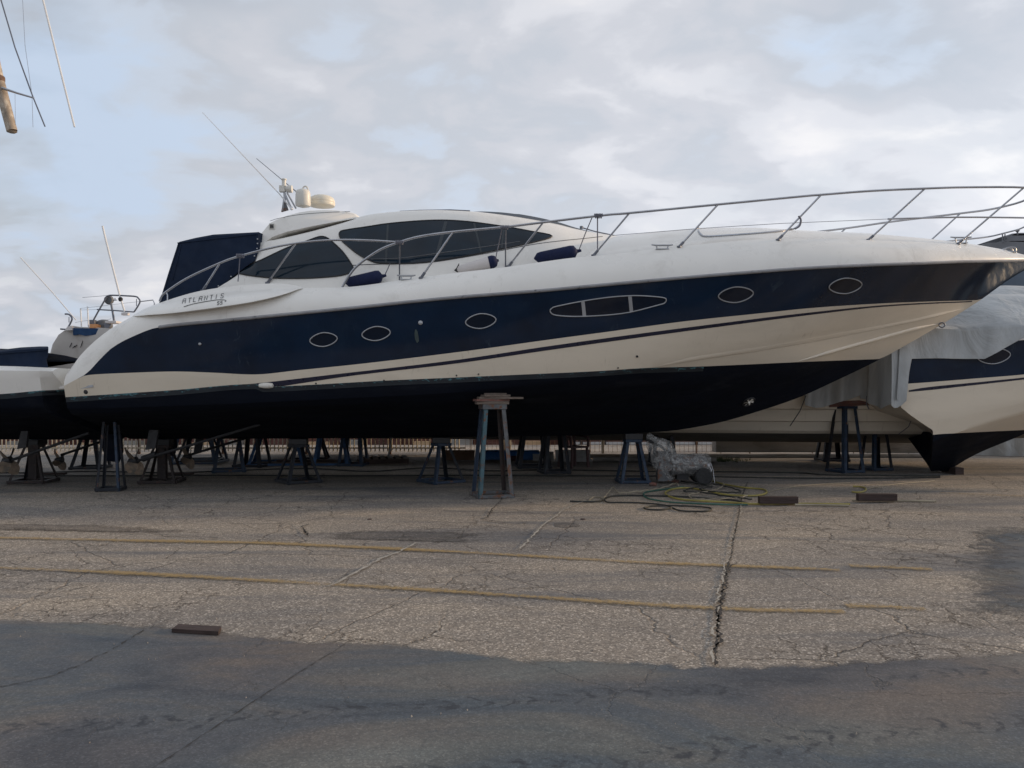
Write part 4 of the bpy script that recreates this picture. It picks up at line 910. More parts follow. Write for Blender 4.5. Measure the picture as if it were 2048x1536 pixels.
# wiper and horn at the windscreen foot
mb = MB(); a = P(1163, 455, YC - .5); mb.tube([a, P(1190, 463, YC - .4), P(1228, 471, YC - .4)], .011, 6); mb.lathe(a, [(.03, -.02), (.03, .02), (0, .03)], 10); mb.build('wiper', M['dark_steel'], yacht)

# ------------------------------------------------------------------ boat stands
def stand(px, py, h, wb, wt, rot, ms, label, plate=.05, tilt=.045, lw=.06, post=False, cap=None, dep=None):
    loc = G(px, py) if dep is None else Vector(((px - CX) / F * dep, dep, 0))
    t = thing('boat_stand', label, 'boat stand', loc, 'steel boat stands under the hulls'); t.rotation_euler = (0, 0, R(rot))
    cs = [(-1, -1), (1, -1), (1, 1), (-1, 1)]; b = .02
    for i, (x, y) in enumerate(cs):
        A = Vector((x * wb / 2, y * wb / 2, .0)); B = Vector((x * wt / 2, y * wt / 2, h - plate))
        ax = (B - A).normalized(); mb = MB()
        u = Vector((-x, 0, 0)); v = Vector((0, -y, 0)); th = .007
        for e, o_ in ((u, v), (v, u)):      # angle-iron: two plates meeting at the outer corner
            q = [A, A + e * lw, A + e * lw + o_ * th, A + o_ * th]; q2 = [p + (B - A) for p in q]
            mb.add(q + q2, [(0, 1, 2, 3), (7, 6, 5, 4), (0, 4, 5, 1), (1, 5, 6, 2), (2, 6, 7, 3), (3, 7, 4, 0)])
        mb.build('leg', M[ms[i % len(ms)]], t, smooth=False, local=True, weld=False)
    for i in range(4):
        a, c = cs[i], cs[(i + 1) % 4]; mb = MB(); a_ = Vector((a[0] * wb / 2, a[1] * wb / 2, b + .014)); c_ = Vector((c[0] * wb / 2, c[1] * wb / 2, b + .014)); d_ = (c_ - a_).normalized()
        mb.bar(a_ + d_ * .004 - Vector((a[0], a[1], 0)) * .012, c_ - d_ * .004 - Vector((c[0], c[1], 0)) * .012, .05 if True else 0, .045); mb.build('base_bar', M[ms[-1] if len(ms) > 4 else ms[0]], t, smooth=False, local=True)
    mb = MB(); mb.box((0, 0, h - plate / 2), (wt + .03, wt + .03, plate)); mb.build('top_plate', M[ms[0] if len(ms) < 5 else ms[1]], t, smooth=False, local=True, bevel=.004)
    if post:
        mb = MB(); mb.box((0, 0, (h - plate) / 2 + .03), (.14, .14, h - plate - .06)); mb.build('centre_post', M[ms[0]], t, smooth=False, local=True, bevel=.006)
    return t
def block(c, sz, rot, m_, name, label, cat, group=None, bev=.004, tilt=(0, 0)):
    mb = MB(); rt = Matrix.Rotation(R(tilt[0]), 3, 'Y') @ Matrix.Rotation(R(tilt[1]), 3, 'X') @ Matrix.Identity(3); rt = Matrix.Rotation(R(rot), 3, 'Z') @ rt
    mb.box((0, 0, 0), sz, rt); o = mb.build(name, M[m_], smooth=False, local=True, bevel=bev); o.location = c; return tag(o, label, cat, group)
def hz(x, b, Yc=YC, hull=None):        # hull underside height at world x, offset b from the centre line
    hh = hull or H; z = hh.zk(x)
    while hh.b(x, z) < b and z < 4: z += .01
    return z
PK = 'packing timbers on the boat stands'
# tall near stand at the middle
L_ = G(985, 993); tall_h = 1.40
d_t = L_.y
xt = L_.x; yt_ = L_.y; zt = hz(xt, YC - yt_)
ht = min(1.44, zt - .17)
stand(985, 993, ht, .54, .33, 14, ['st_teal', 'st_grey', 'st_rust', 'st_blue', 'st_grey'], 'tall teal and grey steel boat stand in front of the hull with planks on top', plate=.07, lw=.062)
zz = ht
for i, (dx, w_, hgt, m_, rz, lab) in enumerate(((-.01, .48, .045, 'wood', 10, 'grey plank lying lowest on the tall front stand'), (-.02, .50, .032, 'wood_r', 16, 'red plank on the tall front stand, between grey planks'), (.0, .44, .034, 'wood', 12, 'grey plank second from top on the tall front stand'), (.04, .40, .030, 'wood', 18, 'short plank topmost on the tall front stand, touching the hull'))):
    block((xt + dx, yt_ - .02, zz + hgt / 2 + .001), (w_, .26, hgt), rz, m_, 'packing_plank', lab, 'plank', PK, tilt=(0, 0)); zz += hgt + .001
block((xt + .28, yt_ - .12, ht + .095), (.36, .05, .03), -4, 'wood', 'wedge', 'thin wedge sticking out to the right from the plank pile', 'wedge', PK, tilt=(0, 0))
# fill between planks and hull
if zt - zz > .012: block((xt + .03, yt_ + .06, (zt + zz) / 2), (.34, .14, max(.012, zt - zz)), 12, 'wood', 'packing_plank', 'small packing piece between plank pile and black hull', 'plank', PK)
# stands on the keel line
KS = ((325, 962, 'st_dark', 'st_rust', True, 'dark boat stand with thick centre post under the stern, beside the propeller'),
      (597, 964, 'st_dark', 'st_dark', False, 'black boat stand under the keel, first to the right of the shafts'),
      (882, 964, 'st_blue', 'st_dark', False, 'dark blue boat stand under the keel, just left of the tall stand'),
      (1265, 968, 'st_blue', 'st_blue', False, 'blue boat stand under the keel, beside the plastic-wrapped machine'))
for px, py, m0, m1, post, lab in KS:
    q = G(px, py); d = YC
    x = (px - CX) / F * YC; zt = H.zk(max(x, HX0 + .05)); rot = 8 if px != 1265 else 45 * 0 + 3
    wt_ = .26 if px != 882 else .24; hb_ = .10
    stand(px, 0, zt - hb_, .62 if px != 1265 else .52, wt_, rot + (28 if px in (597, 882) else 0), [m0, m1, m1, m0] if not post else [m1, m1, m1, m1], lab, plate=.05, dep=YC, post=post, lw=.055 if not post else .045)
    block((x, YC, zt - hb_ / 2), (.30, .30, hb_ - .004), rot, 'black', 'packing_block', 'black block between keel and the ' + {325: 'stand with the thick post', 597: 'black stand right of the shafts', 882: 'dark blue stand left of the tall one', 1265: 'blue stand beside the wrapped machine'}[px], 'block', PK)
# near stern stand
stand(222, 981, 1.16, .36, .20, 10, ['st_dark', 'st_blue', 'st_dark', 'st_dark'], 'dark blue boat stand in front, under the stern corner beside the rudder', plate=.06, lw=.04)
q = G(222, 981); zt = hz(q.x, YC - q.y); block((q.x, q.y + .04, (1.16 + zt) / 2 + .0), (.24, .16, max(.03, zt - 1.16)), 10, 'wood_d', 'packing_block', 'dark block on the stand under the stern corner', 'block', PK)
# far-side and background stands
far = [(182, 937, .80, .62, .26, 5, 'st_dark', 'black boat stand on the far side behind the stern corner stand'),
       (458, 943, 1.25, .62, .30, 20, 'st_blue', 'dark blue boat stand on the far side, below the long shafts'),
       (505, 933, 1.25, .62, .26, -6, 'st_dark', 'black boat stand behind, immediately right of the far-side blue stand'),
       (400, 926, 1.3, 1.0, .5, 4, 'st_blue', 'wide blue boat stand far behind the propellers'),
       (556, 928, 1.5, 1.2, .3, 12, 'st_lblue', 'bright blue boat stand with widely splayed legs, far behind'),
       (664, 929, 1.5, .78, .3, 8, 'st_lblue', 'bright blue boat stand beside the wooden pallet, left one'),
       (707, 931, 1.3, .56, .3, -4, 'st_blue', 'blue boat stand between the bright blue stand and the pallet'),
       (1066, 935, 1.3, .70, .3, 6, 'st_dark', 'black boat stand behind, left one of the dark pair by the chair'),
       (1108, 946, 1.3, .54, .26, 12, 'st_dark', 'black boat stand behind, right one of the dark pair by the chair'),
       (1324, 931, 1.3, .55, .28, 2, 'st_dark', 'black boat stand behind the plastic-wrapped machine')]
for px, py, h, wb, wt, rot, m_, lab in far: stand(px, py, h, wb, wt, rot, [m_], lab, lw=.07)

# ------------------------------------------------------------------ boats behind
class Yaw:
    pass
# grey-bottomed boat under a silver tarp, lying behind the yacht; straight hull built in its own frame and turned
cov = thing('covered_boat', 'big boat under a draped silver tarp behind the bow, cream hull with grey bottom', 'boat', (4.2, 18.2, 0)); cov.rotation_euler = (0, 0, R(-9))
def cov_hull():
    Lx0, Lx1 = -10.5, 7.5
    def prof(x):      # half sections: z, b
        k = 1 - .10 * sstep(2, 7.5, x); k2 = sstep(4.5, 7.5, x) * .15
        return [(.47 + k2, 0), (.50 + k2, .35), (.62 + k2, 1.1 * k), (.74 + k2, 1.70 * k), (.80 + k2, 1.78 * k), (.98, 1.86 * k), (1.0, 1.93 * k), (1.22, 1.99 * k), (1.25, 2.06 * k), (1.5, 2.12 * k), (2.62, 2.2 * k)]
    xs = [Lx0 + (Lx1 - Lx0) * i / 50 for i in range(51)]
    for lo, hi, m_, nm in ((0, 3, 'grey_bottom', 'hull_bottom'), (3, 10, 'gel2', 'hull_side')):
        mb = MB()
        for sd in (-1, 1): mb.grid([[Vector((x, sd * prof(x)[k][1], prof(x)[k][0])) for x in xs] for k in range(lo, hi + 1)])
        for x in (Lx0, Lx1):
            pr = prof(x)[lo:hi + 1]; mb.add([Vector((x, -b, z)) for z, b in pr] + [Vector((x, b, z)) for z, b in reversed(pr)], [tuple(range(2 * len(pr)))])
        mb.build(nm, M[m_], cov, local=True, ang=20)
cov_hull()
from mathutils import noise as NZ
def tarp_cov():
    x0, x1 = 1.9, 10.4; rows = []; NX = 190
    for i in range(NX + 1):
        x = x0 + (x1 - x0) * i / NX
        ridge = 2.9 + .95 * sstep(1.9, 6.5, x); gun = 2.72 + .12 * sstep(3, 8, x)
        hem = 1.42 + .10 * math.sin(x * 2.1) + .05 * math.sin(x * 5.3) - .0 * x
        # pulled up to the lashing points
        for xl in (3.05, 4.5, 6.1): hem += .12 * math.exp(-((x - xl) / .22) ** 2)
        row = []
        for sd in (-1, 1):
            col = []
            for j in range(0, 37):
                t = j / 36
                if t < .36:
                    u = t / .36; b = 2.26 * u; z = ridge + (gun - ridge) * u ** 1.15 - .05 * math.sin(math.pi * u)
                else:
                    u = (t - .36) / .64; b = 2.27 + .03 * math.sin(u * 3); z = gun + (hem - gun) * u
                    f = .075 * u ** .7; b += f * math.sin(x * 7.5 + 1.4 * math.sin(x * 2.3) + u * 1.2) + .5 * f * math.sin(x * 17 + 2 * math.sin(x * 3))
                b += .03 * NZ.noise(Vector((x * 1.6, z * 1.6, sd))); z += .035 * NZ.noise(Vector((x * 1.1, b * 2.2, 5 + sd))) + (.03 * math.sin(x * 3.1 + b * 2.4) if t < .36 else 0)
                col.append(Vector((x, sd * b, z)))
            row.append(col)
        rows.append(row[0][::-1] + row[1][1:])
    mb = MB(); mb.grid(rows); return mb.build('tarp', M['tarp'], cov, local=True, ang=60)
tarp_cov()
mb = MB(); mb.tube([(3.05, -2.3, 1.5), (3.05, -2.28, 1.35), (3.1, -2.25, 1.25)], .012, 6); mb.build('lashing', M['rope'], cov, local=True)
mb = MB(); mb.tube([(3.9, -2.3, 1.48), (3.95, -2.2, 1.2), (3.9, -2.0, .9), (3.75, -1.9, .75)], .008, 6); mb.build('lashing', M['rope'], cov, local=True)
# stands and planks below the tarp
s1 = stand(1690, 944, 1.30, .52, .30, 20, ['st_blue', 'st_blue', 'st_dark', 'st_dark'], 'tall blue boat stand carrying a plank below the silver tarp', lw=.075)
q = G(1690, 944); mb = block((q.x + .08, q.y - .02, 1.30 + .055), (.80, .16, .11), -4, 'wood_r', 'plank', 'reddish plank on the tall blue stand under the silver tarp', 'plank', PK, tilt=(-3, 0))
stand(1664, 922, 1.1, .60, .30, 0, ['st_dark'], 'black boat stand just behind the tall blue stand', lw=.085)
stand(1752, 940, .96, .46, .28, 12, ['st_blue', 'st_dark', 'st_dark', 'st_dark'], 'short blue boat stand right of the tall blue one, plank on top', lw=.065)
q = G(1752, 940); block((q.x + .02, q.y - .05, .96 + .055), (.60, .16, .10), -4, 'wood_r', 'plank', 'reddish plank on the short stand, right of the higher plank', 'plank', PK, tilt=(-3, 0))

# small motor boat at the right, seen from its stern corner
YB = 15.5
k3 = [(1868, 942), (1900, 929), (1950, 908), (2048, 868), (2150, 815), (2300, 730), (2420, 640), (2500, 560)]
A3 = [(1790, 884, 1.0), (1870, 868, 1.0), (1950, 850, .98), (2048, 824, .9), (2200, 780, .7), (2400, 700, .2), (2480, 660, 0)]
B3 = [(1790, 846, 1.1), (1850, 842, 1.1), (1950, 825, 1.08), (2048, 804, 1.0), (2200, 765, .8), (2400, 690, .3), (2490, 650, 0)]
D3 = [(1790, 700, 1.25), (1900, 690, 1.25), (2048, 680, 1.22), (2250, 655, 1.05), (2400, 630, .7), (2500, 610, .05)]
T3 = [(1790, 690, 1.22), (1900, 680, 1.22), (2048, 668, 1.18), (2250, 640, 1.0), (2400, 615, .65), (2500, 600, .04)]
H3 = Hull(YB, k3, A3, B3, D3, T3, flare=(1.2, 8, 12))
x3 = P(1805, 0, YB - 1.2).x
boat3 = thing('motorboat', 'navy and cream motor boat at right edge, its pointed black bottom reaching near the ground', 'boat', (9, YB, 0))
xs3 = [x3 + (H3.x1 - x3) * i / 60 for i in range(61)]
p3 = H3.curve([(1790, 870), (1830, 868), (1950, 864), (2048, 860), (2200, 850), (2400, 835)])
n3 = H3.curve([(1790, 769), (1850, 765), (1950, 757), (2048, 749), (2250, 725), (2450, 690)])
s3a = H3.curve([(1815, 781), (1850, 775), (1950, 765), (2048, 755), (2250, 732)]); s3b = H3.curve([(1815, 784), (1850, 781), (1950, 770), (2048, 759), (2250, 735)])
def rk3(mb):
    for p in mb.v:
        w = max(0.0, 1 - (p.x - x3) / 2.4) ** 2; lo_ = min(1.0, max(0.0, (1.28 - p.z) / .40)); p.x += w * min(1.16, .55 + .49 * max(0, p.y - 14.3)) * lo_
    return mb
for lo, hi, m_, nm, cr in ((lowk, p3, 'bottom', 'hull_bottom', True), (p3, n3, 'gel2', 'hull_side', True), (n3, H3.D[0], 'navy', 'topside_panel', False), (H3.D[0], H3.T[0], 'gel', 'gunwale', False)):
    mb = MB(); H3.strip(mb, lo, hi, 0, 0, 0, 5, xs=xs3, crease=cr); rk3(mb).build(nm, M[m_], boat3, ang=28)
mb = MB(); H3.strip(mb, s3b, s3a, 0, 0, 0, 1, off=.004, xs=[x for x in xs3 if x > x3 + .1], crease=False); mb.build('pinstripe', M['stripe'], boat3)
zk3 = H3.zk(x3); rows = []
for i in range(21):
    z = zk3 + (H3.T[0](x3) - zk3) * i / 20; b = H3.b(x3, z); rows.append([Vector((x3, YB + b * k / 6, z)) for k in range(-6, 7)])
zp3 = p3(x3)
for a_, b_, m_, nm in ((zk3, zp3, 'bottom', 'transom_bottom'), (zp3, H3.T[0](x3), 'gel2', 'transom')):
    mb = MB(); mb.grid([[Vector((x3, YB + H3.b(x3, a_ + (b_ - a_) * i / 12) * k / 6, a_ + (b_ - a_) * i / 12)) for k in range(-6, 7)] for i in range(13)]); rk3(mb).build(nm, M[m_], boat3)
mb = MB(); mb.grid([[Vector((x, YB + s_ * H3.T[1](x), H3.T[0](x))) for x in xs3] for s_ in (-1, -.5, 0, .5, 1)]); mb.build('deck', M['gel'], boat3)
b3 = MB(); 
for lo, hi in ((lowk, p3), (p3, n3), (n3, H3.D[0]), (H3.D[0], H3.T[0])): H3.strip(b3, lo, hi, 0, 0, 0, 4, xs=xs3, sides=(-1,))
b3b = BVHTree.FromPolygons([tuple(v) for v in b3.v], b3.f)
porthole(lens_shape(1987, 712, 66, 31, R(-4)), b3b, boat3)
block((11.1, YB, .28), (1.2, 1.3, .5), 0, 'black', 'keel_block', 'black keel block under the boat at the right edge', 'block') if False else None
# keel blocks that carry it
q = P(1905, 0, YB); zz = H3.zk(P(1890, 0, YB).x)
block((q.x, YB, zz / 2 - .004), (.16, .5, zz + .004), 0, 'wood_d', 'keel_block', 'dark timber block under the black keel at right', 'block')
# silver sheet over that boat's stern quarter
def sheet3():
    rows = []; x0, x1 = P(1780, 0, YB - 1.3).x, H3.x1 - 1.8; NX = 90
    for i in range(NX + 1):
        x = x0 + (x1 - x0) * i / NX; pxx = CX + x / (YB - 1.25) * F
        gun = P(0, 655, YB - 1.25).z + .02 * math.sin(x * 3); ridge = P(0, 640, YB).z + .5 * sstep(7.0, 9.4, x)
        hem = P(0, 718 + (0 if pxx < 1965 else -(pxx - 1965) * .55), YB - 1.25).z
        stern = 1 - sstep(x3 - .02, x3 + .10, x)
        hem = hem * (1 - stern) + stern * (P(0, 800 - 16 * math.sin(x * 9), YB - 1.3).z)
        col = []
        for j in range(27):
            t = j / 26
            if t < .4: u = t / .4; b = 1.30 * u; z = ridge + (gun - ridge) * u ** 1.2
            else:
                u = (t - .4) / .6; b = 1.31 + .02 * math.sin(u * 3 + x * 2); z = gun + (hem - gun) * u
                b += (.012 + .055 * stern) * u * math.sin(x * 16 + 2 * math.sin(x * 3.1) + u)
            if stern > 0: b += .07 * stern * (u if t >= .4 else 0)
            z += .02 * NZ.noise(Vector((x * 1.5, b * 2, 9)))
            col.append(Vector((x, b, z)))
        rows.append([Vector((p.x, YB - p.y, p.z)) for p in col][::-1] + [Vector((p.x, YB + p.y, p.z)) for p in col[1:]])
    mb = MB(); mb.grid(rows); cur = []
    for j in range(41):
        y = -1.36 + 2.72 * j / 40; col = []
        for i in range(15):
            u = i / 14; col.append(Vector((x3 - .10 - u * (.05 + .06 * math.sin(y * 13 + 2 * math.sin(y * 4))), YB + y, P(0, 652, YB).z * (1 - u) + u * (1.36 + .10 * math.sin(y * 3.7 + 1)))))
        cur.append(col)
    mb.grid(cur); o = mb.build('boat_cover', M['tarp'], ang=60); tag(o, 'silver sheet draped over the stern of the right-edge motor boat', 'tarp')
sheet3()
# another tarp-covered dinghy far right on the ground
def dinghy_cover():
    c0 = G(2060, 913); rows = []
    for i in range(60):
        x = -1.35 + 3.6 * i / 59; env = math.sqrt(max(.05, 1 - ((x - .45) / 1.85) ** 2)); r = []
        for j in range(25):
            a = math.pi * j / 24; w_ = .9 * env; z = 1.0 * env * max(0, math.sin(a)) ** .55
            y = -math.cos(a) * w_ + .04 * math.sin(x * 11 + 2 * math.sin(2 * x)) * (1 if j < 12 else -1) * (1 - math.sin(a) ** 2)
            r.append(Vector((c0.x + x, c0.y + .9 + y, max(0.004, z))))
        rows.append(r)
    mb = MB(); mb.grid(rows); tag(mb.build('dinghy_cover', M['tarp'], ang=60), 'grey tarp over a low boat on the ground at the right edge', 'tarp')
dinghy_cover()

# ------------------------------------------------------------------ left: motor boat close astern of the yacht
XE = -6.78
left = thing('motorboat', 'white motor boat with black bottom and navy cockpit cover at the left edge', 'boat', (-9, YC, 0))
kL = [(-900, 840), (-500, 872), (0, 879), (290, 880)]; 
AL = [(-900, 800, 1.2), (-300, 822, 1.75), (0, 826, 1.85), (110, 826, 1.85)]; BL = [(-900, 790, 1.35), (-300, 812, 1.85), (0, 816, 1.95), (110, 816, 1.95)]
DL = [(-900, 700, 1.7), (-300, 742, 2.05), (0, 744, 2.1), (110, 745, 2.1)]; TL = [(-900, 690, 1.6), (-300, 733, 2.0), (0, 732, 2.0), (110, 736, 1.95)]
HL = Hull(YC, kL, AL, BL, DL, TL); pL = HL.curve([(-900, 770), (-300, 790), (0, 788), (60, 783), (110, 779)])
xsl = [HL.x0 + (XE - HL.x0) * i / 40 for i in range(41)]
for lo, hi, m_, nm in ((lowk, pL, 'bottom', 'hull_bottom'), (pL, HL.T[0], 'gel', 'hull_side')):
    mb = MB(); HL.strip(mb, lo, hi, 0, 0, 0, 6, xs=xsl); mb.build(nm, M[m_], left, ang=28)
mb = MB(); HL.strip(mb, lambda X: pL(X) - .075, lambda X: pL(X) - .001, 0, 0, 0, 2, off=.003, xs=xsl, crease=False); mb.build('waterline_band', M['worn'], left)
for xx in (XE, HL.x0):
    z0 = HL.zk(xx); z1 = HL.T[0](xx); zp = pL(xx); 
    for a, b_, m_, nm in ((z0, zp, 'bottom', 'transom_bottom'), (zp, z1, 'gel', 'transom')):
        mb = MB(); mb.grid([[Vector((xx, YC + HL.b(xx, a + (b_ - a) * i / 10) * k / 6, a + (b_ - a) * i / 10)) for k in range(-6, 7)] for i in range(11)]); mb.build(nm, M[m_], left)
mb = MB(); mb.grid([[Vector((x, YC + s_ * HL.T[1](x), HL.T[0](x) + .002)) for x in xsl] for s_ in (-1, -.5, 0, .5, 1)]); mb.build('deck', M['gel'], left)
cvp = [(-420, 735), (-400, 704), (-100, 698), (0, 702), (40, 697), (80, 695), (97, 695), (96, 712), (92, 716), (96, 733)]
dn = YC - 1.9; poly = [(P(x, y, dn).x, P(x, y, dn).z) for x, y in cvp]; k = len(poly); vs_ = []
xr_ = P(97, 0, dn).x
for yy in (-1.9, -1.86, -1.2, 0, 1.2, 1.86, 1.9):
    for (x, z) in poly: vs_.append((x - (.60 * (yy + 1.9) if x > xr_ - 1.2 else 0), YC + yy, z - (.02 if abs(yy) > 1.88 else 0) + .1 * (1 - (yy / 1.9) ** 2) * (z > 1.85)))
mb = MB(); mb.add(vs_, [(i * k + j, i * k + (j + 1) % k, (i + 1) * k + (j + 1) % k, (i + 1) * k + j) for i in range(6) for j in range(k)] + [tuple(range(k)), tuple(range(6 * k, 7 * k))[::-1]]); cv = mb.build('cockpit_cover', M['canvas'], left, ang=30)
mb = MB(); mb.tube([P(-400, 713, dn - .01), P(-100, 706, dn - .01), P(0, 707, dn - .01), P(93, 700, dn - .01)], .008, 6); mb.build('hem', M['canvas'], cv)
def gearL():
    d = YC - .95
    propeller(P(14, 921, d), .30, left, rot0=-.95); shaft(P(24, 920, d), P(178, 866, d), left)
    mb = MB(); mb.prism([(P(x, y, d).x, P(x, y, d).z) for x, y in ((36, 898), (54, 894), (58, 862), (44, 862))], d - .03, d + .03); mb.build('shaft_strut', M['gearmetal'], left)
    d2 = YC + .95; propeller(P(118, 920, d2), .22, left, rot0=.4); shaft(P(122, 910, d2), P(200, 884, d2), left)
gearL()
stand(68, 0, .66, .60, .24, 6, ['st_rust', 'st_rust', 'st_rust', 'st_dark'], 'boat stand with thick centre post under the left edge boat', dep=YC, post=True, lw=.045)
block(((68 - CX) / F * YC, YC, .70), (.3, .3, .08), 0, 'black', 'packing_block', 'black block on the stand under the left edge boat', 'block', PK)

# sailing boat seen through the gap at the left, lying behind
YS = 18.4
sail = thing('sailing_boat', 'grey sailing boat stern behind, with pushpit rail, blue dodger and wheel', 'sailing boat', (-8.5, YS, 0))
sk = [(95, 806), (300, 838), (420, 850), (700, 850), (900, 830)]
sA = [(95, 800, .1), (200, 815, .8), (300, 826, 1.1), (420, 835, 1.3), (700, 835, 1.3), (900, 815, .4)]
sB = [(95, 765, .7), (200, 790, 1.2), (300, 800, 1.4), (420, 808, 1.6), (700, 805, 1.6), (900, 790, .6)]
sD = [(95, 732, 1.2), (112, 678, 1.3), (149, 657, 1.35), (300, 668, 1.6), (600, 675, 1.7), (900, 660, .9)]
sT = [(95, 726, 1.2), (112, 674, 1.28), (149, 654, 1.32), (300, 662, 1.55), (600, 670, 1.65), (900, 655, .85)]
HS = Hull(YS, sk, sA, sB, sD, sT)
xss = [HS.x0 + (HS.x1 - HS.x0) * i / 60 for i in range(61)]
mb = MB(); HS.strip(mb, lowk, HS.T[0], 0, 0, 0, 7, xs=xss); mb.build('hull', M['sailhull'], sail, ang=40)
mb = MB(); mb.grid([[Vector((x, YS + s_ * HS.T[1](x), HS.T[0](x))) for x in xss] for s_ in (-1, -.5, 0, .5, 1)]); mb.build('deck', M['sailhull'], sail)
mb = MB(); mb.grid([[Vector((xx, YS + HS.b(xx, z) * k / 6, z)) for k in range(-6, 7)] for xx in (xss[0],) for z in [HS.zk(xx) + (HS.T[0](xx) - HS.zk(xx)) * i / 10 for i in range(11)]]); mb.build('transom', M['sailhull'], sail)
for x in (400, 620): 
    q = P(x, 850, YS); z = HS.zk(q.x); stand(x, 0, z - .02, .9, .4, 10, ['st_dark'], 'black boat stand under the sailing boat, %s one' % ('left' if x == 400 else 'right'), dep=YS)
ds = YS - 1.35
mb = MB(); mb.prism([(P(x, y, ds).x, P(x, y, ds).z) for x, y in ((148, 656.5), (212, 657.5), (212, 666), (190, 670), (172, 672), (160, 669), (149, 671))], ds - .05, ds + .0); mb.build('dodger', M['bluecloth'], sail)
def stube(pts, r, name, m_, d=ds, sm=True, par=None):
    q = [P(x, y, d) for x, y in pts]; mb = MB(); mb.tube(smoothpath(q, 5) if sm and len(q) > 2 else q, r, 7); return mb.build(name, M[m_], par or sail)
stube([(186, 642), (197, 622), (208, 603), (212, 595), (216, 591.5), (225, 590.5), (250, 591.5), (271, 593), (277, 597), (280, 603), (276, 612), (268, 624)], .017, 'pushpit', 'dark_steel')
stube([(194, 619), (230, 621), (268, 624)], .014, 'pushpit', 'dark_steel', sm=False)
stube([(281, 603), (306, 600), (309, 607), (308, 611)], .012, 'pushpit', 'steel', sm=False)
stube([(273, 598), (273, 612)], .008, 'stanchion', 'dark_steel')
for x0, y0, y1 in ((161, 617, 656), (175, 613, 656)): stube([(x0, y0), (x0 + 2, y1)], .013, 'stanchion', 'whitepole')
stube([(165, 595), (190, 593), (214, 591)], .004, 'guard_wire', 'dark_steel'); stube([(160, 617), (195, 613), (235, 608), (280, 603)], .003, 'guard_wire', 'dark_steel'); stube([(161, 620), (195, 619)], .003, 'guard_wire', 'dark_steel')
stube([(150, 645), (176, 641), (212, 640), (222, 637)], .003, 'guard_wire', 'dark_steel')
stube([(222, 607), (225, 622), (228, 641)], .022, 'wind_vane_post', 'dark_steel')
mb = MB(); c_ = P(218, 600, ds + .1); mb.lathe(c_, [(.02, -.06), (.085, -.05), (.10, 0), (.085, .05), (.02, .06)], 20, 'Y'); mb.build('horseshoe_buoy', M['greybox'], sail)
mb = MB(); mb.bar(P(226, 601, ds), P(234, 600, ds), .015, .015); mb.bar(P(230, 600, ds), P(230, 596, ds), .015, .015); mb.build('small_bracket', M['dark_steel'], sail)
stube([(205, 452), (212, 482), (241, 597), (250, 626)], .020, 'flag_pole', 'whitepole', sm=False)
mb = MB(); mb.lathe(P(241, 598, ds), [(.03, -.05), (.045, -.02), (.045, .02), (.02, .04)], 12); mb.build('pole_clamp', M['rubber'], sail)
mb = MB(); mb.box(P(190.5, 653, ds + .05), (.15, .2, .085)); mb.build('orange_box', M['orange'], sail, bevel=.006)
mb = MB(); mb.box(P(186, 644.5, ds + .1), (.11, .1, .10)); mb.build('winch', M['dark_steel'], sail, bevel=.01)
mb = MB(); mb.lathe(P(208, 657, ds + .3), [(.16, 0), (.18, .06), (.15, .15), (.06, .19), (0, .19)], 14); mb.build('folded_cover', M['greybox'], sail)
mb = MB(); mb.lathe(P(215, 650, ds + .1), [(.0, -.02), (.07, -.02), (.07, .02), (.0, .02)], 18, 'Y'); mb.build('winch_drum', M['dark_steel'], sail)
mb = MB(); mb.box(P(228, 645, ds + .1), (.24, .3, .05)); mb.box(P(251, 628, ds), (.14, .1, .06)); mb.build('coaming', M['vinyl'], sail, bevel=.01)
mb = MB(); mb.prism([(P(x, y, ds).x, P(x, y, ds).z) for x, y in ((134, 662), (140, 654), (149, 652), (149, 661))], ds - .1, ds + 1); mb.build('stern_seat', M['vinyl'], sail)
stube([(130, 628), (138, 629), (144, 637), (140, 648), (134, 658)], .018, 'stern_rail', 'dark_steel'); stube([(138, 634), (138, 645)], .008, 'stanchion', 'dark_steel'); stube([(121, 658), (135, 659)], .018, 'stern_rail', 'dark_steel')
for x, y, a_ in ((141, 690, .10), (147, 694, .05), (151, 692, .05), (163, 688, .15)):
    q = P(x, y, 17.0); yb = YS - HS.b(q.x, q.z) - .008; q = P(x, y, yb); mb = MB(); mb.bar(q + Vector((-.02, 0, -a_ / 2)), q + Vector((.03, 0, a_ / 2)), .018, .008); mb.build('stern_marking', M['black'], sail)
# whip aerials of the sailing boat
stube([(41, 515), (105, 585), (152, 640)], .011, 'whip_antenna', 'whitepole', sm=False)

